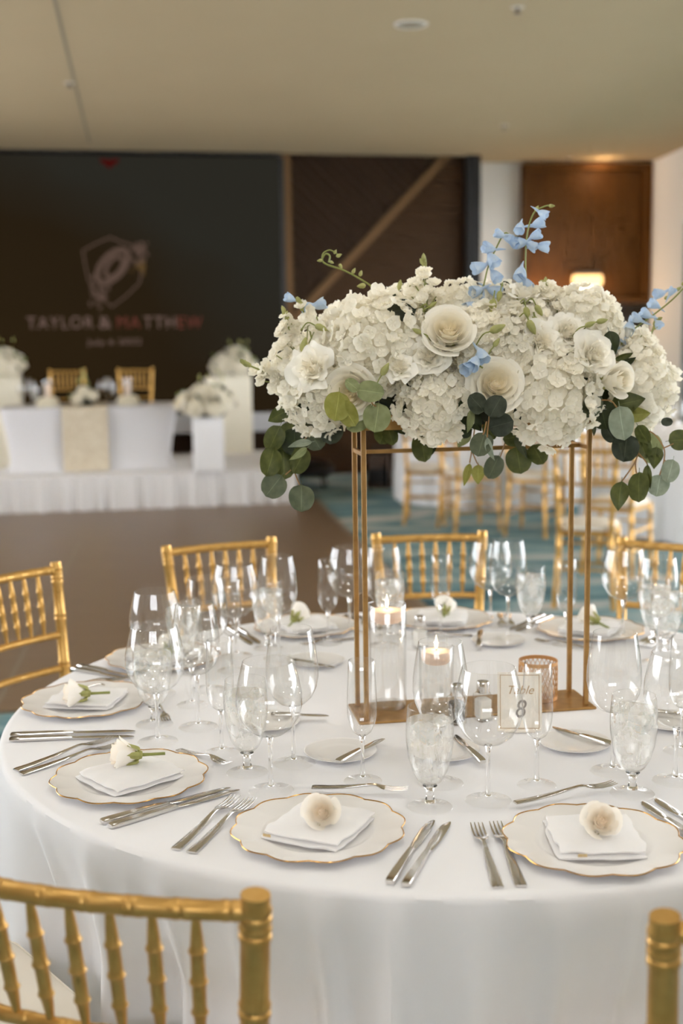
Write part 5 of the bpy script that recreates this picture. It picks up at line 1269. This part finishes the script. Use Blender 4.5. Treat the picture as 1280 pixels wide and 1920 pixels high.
for k, (px, dv, kind) in enumerate([(52, .14, 'red'), (64, .32, 'white'), (68, .5, 'goblet'), (198, .18, 'red'), (208, .34, 'white'), (218, .06, 'flute')]):
    q = ontab(px, dv); nm = {'red': 'round wine glass', 'white': 'tall wine glass', 'goblet': 'water goblet', 'flute': 'champagne flute'}[kind]
    dup(PROTO[kind], f'blurred {nm} on the couple table ' + ('beside the left plinth' if k < 3 else 'between posy and hurricane candle'), q, k, 'glasses on the couple table')
# gold chairs behind the couple table
for px, lab in ((125, 'gold chair behind the couple table, left of the posy'), (257, 'gold chair behind the couple table, right of the posy')):
    u = (onst(px, 884) - pm_).dot(SU); q = pm_ + SU * (u * 1.06) + SV * 1.05; dup(ch0, lab, (q.x, q.y, SH + .001), SANG + PI, 'gold chairs at the couple table').scale = (1, 1, 1)

# ================================================================== guest tables and chairs at the back right
BT = [((1.44, 11.5), .92, 'white cloth on the distant round guest table behind the stand legs', 21), ((2.85, 9.6), .92, 'white cloth on the round guest table at the right picture edge', 22)]
for (x, y), R_, lab, sd in BT:
    cloth('tablecloth', (x, y), R_, lab, 'tablecloth', 'linen_far', [], n=200, group='white cloths on guest tables', seed=sd)
    t = thing('round_table', 'round guest table hidden under ' + lab.split(' on ')[0] + (' behind the stand legs' if sd == 21 else ' at the right picture edge'), 'table', (x, y, 0), 0, 'guest tables')
    G().lathe([(.0001, .71), (R_ - .02, .71), (R_ - .02, .744), (.0001, .744)], 48).obj('tabletop', 'plywood', t)
    for k in range(4): a = k * PI / 2; G().tube([(.5 * math.cos(a), .5 * math.sin(a), .71), (.5 * math.cos(a), .5 * math.sin(a), 0)], .016, 8).obj('leg', 'grey_metal', t)
def floorchair(px, py, face, lab):
    q = at(px, py, 0); dup(ch0, lab, (q.x, q.y, 0), ra(face - 90), 'gold chairs at the guest tables').scale = (1, 1, 1)
floorchair(800, 978, 80, 'distant gold chair at the guest table, first from the stage')
floorchair(880, 992, 20, 'distant gold chair turned sideways between the stand legs')
floorchair(1002, 1000, 60, 'distant gold chair with white cushion behind the left of two right stand legs')
floorchair(1098, 1128, 75, 'gold chair standing directly behind the right stand legs')
floorchair(1155, 1070, 60, 'distant gold chair before the guest table at the right picture edge')
floorchair(1290, 872, 250, 'distant gold chair on the far side of the right edge guest table')
floorchair(1120, 885, 290, 'distant gold chair behind the guest tables, under the hanging eucalyptus')
floorchair(985, 862, 270, 'farthest gold chair behind the distant guest table')
for k, (dx, dy, kind) in enumerate([(-.45, -.5, 'red'), (-.3, -.36, 'white'), (.1, -.6, 'goblet'), (.25, -.45, 'flute')]):
    dup(PROTO[kind], 'blurred ' + {'red': 'round wine glass', 'white': 'tall wine glass', 'goblet': 'water goblet', 'flute': 'champagne flute'}[kind] + ' on the guest table at the right picture edge', (BT[1][0][0] + dx, BT[1][0][1] + dy, T + .0012), k, 'blurred glasses on the right guest table')
# dark objects on the carpet
pm('black_vinyl', (26, 24, 24), .5); pm('brown_leather', (78, 52, 34), .5, var=(14, (52, 34, 22), .5))
q = at(582, 912, 0); t = thing('low_stool', 'low black padded stool on the carpet beside the stage skirt', 'stool', (q.x, q.y, 0), .2)
G().lathe([(.0001, .12), (.22, .12), (.25, .15), (.25, .20), (.2, .25), (.08, .27), (.0001, .272)], 28).obj('seat', 'black_vinyl', t)
for k in range(4): a = k * PI / 2 + .5; G().tube([(.17 * math.cos(a), .17 * math.sin(a), .13), (.22 * math.cos(a), .22 * math.sin(a), 0)], .012, 8).obj('leg', 'black_vinyl', t)
q = at(712, 914, 0); t = thing('leather_bag', 'dark brown bag standing upright against the distant guest table', 'bag', (q.x, q.y, 0), -.2)
g = G(); rows = []
for j in range(8):
    v = j / 7; w = .13 * (1 - .25 * v ** 2); d = .09 * (1 - .6 * v ** 2); rows.append([Vector((w * math.copysign(abs(math.cos(a)) ** .5, math.cos(a)), d * math.copysign(abs(math.sin(a)) ** .5, math.sin(a)), .34 * v + .001)) for a in [2 * PI * i / 24 for i in range(24)]])
g.grid(rows, True); g.F.append(tuple(range(24))[::-1]); g.F.append(tuple(range(168, 192))); g.obj('body', 'brown_leather', t)
g = G(); g.tube(smooth_path([(-.06, 0, .33), (-.05, 0, .41), (.05, 0, .41), (.06, 0, .33)], 6), .008, 8); g.obj('handle', 'black_vinyl', t)
g = G(); g.box((-.10, -.095, .05), (.10, -.075, .2), .01); g.obj('pocket', 'black_vinyl', t)
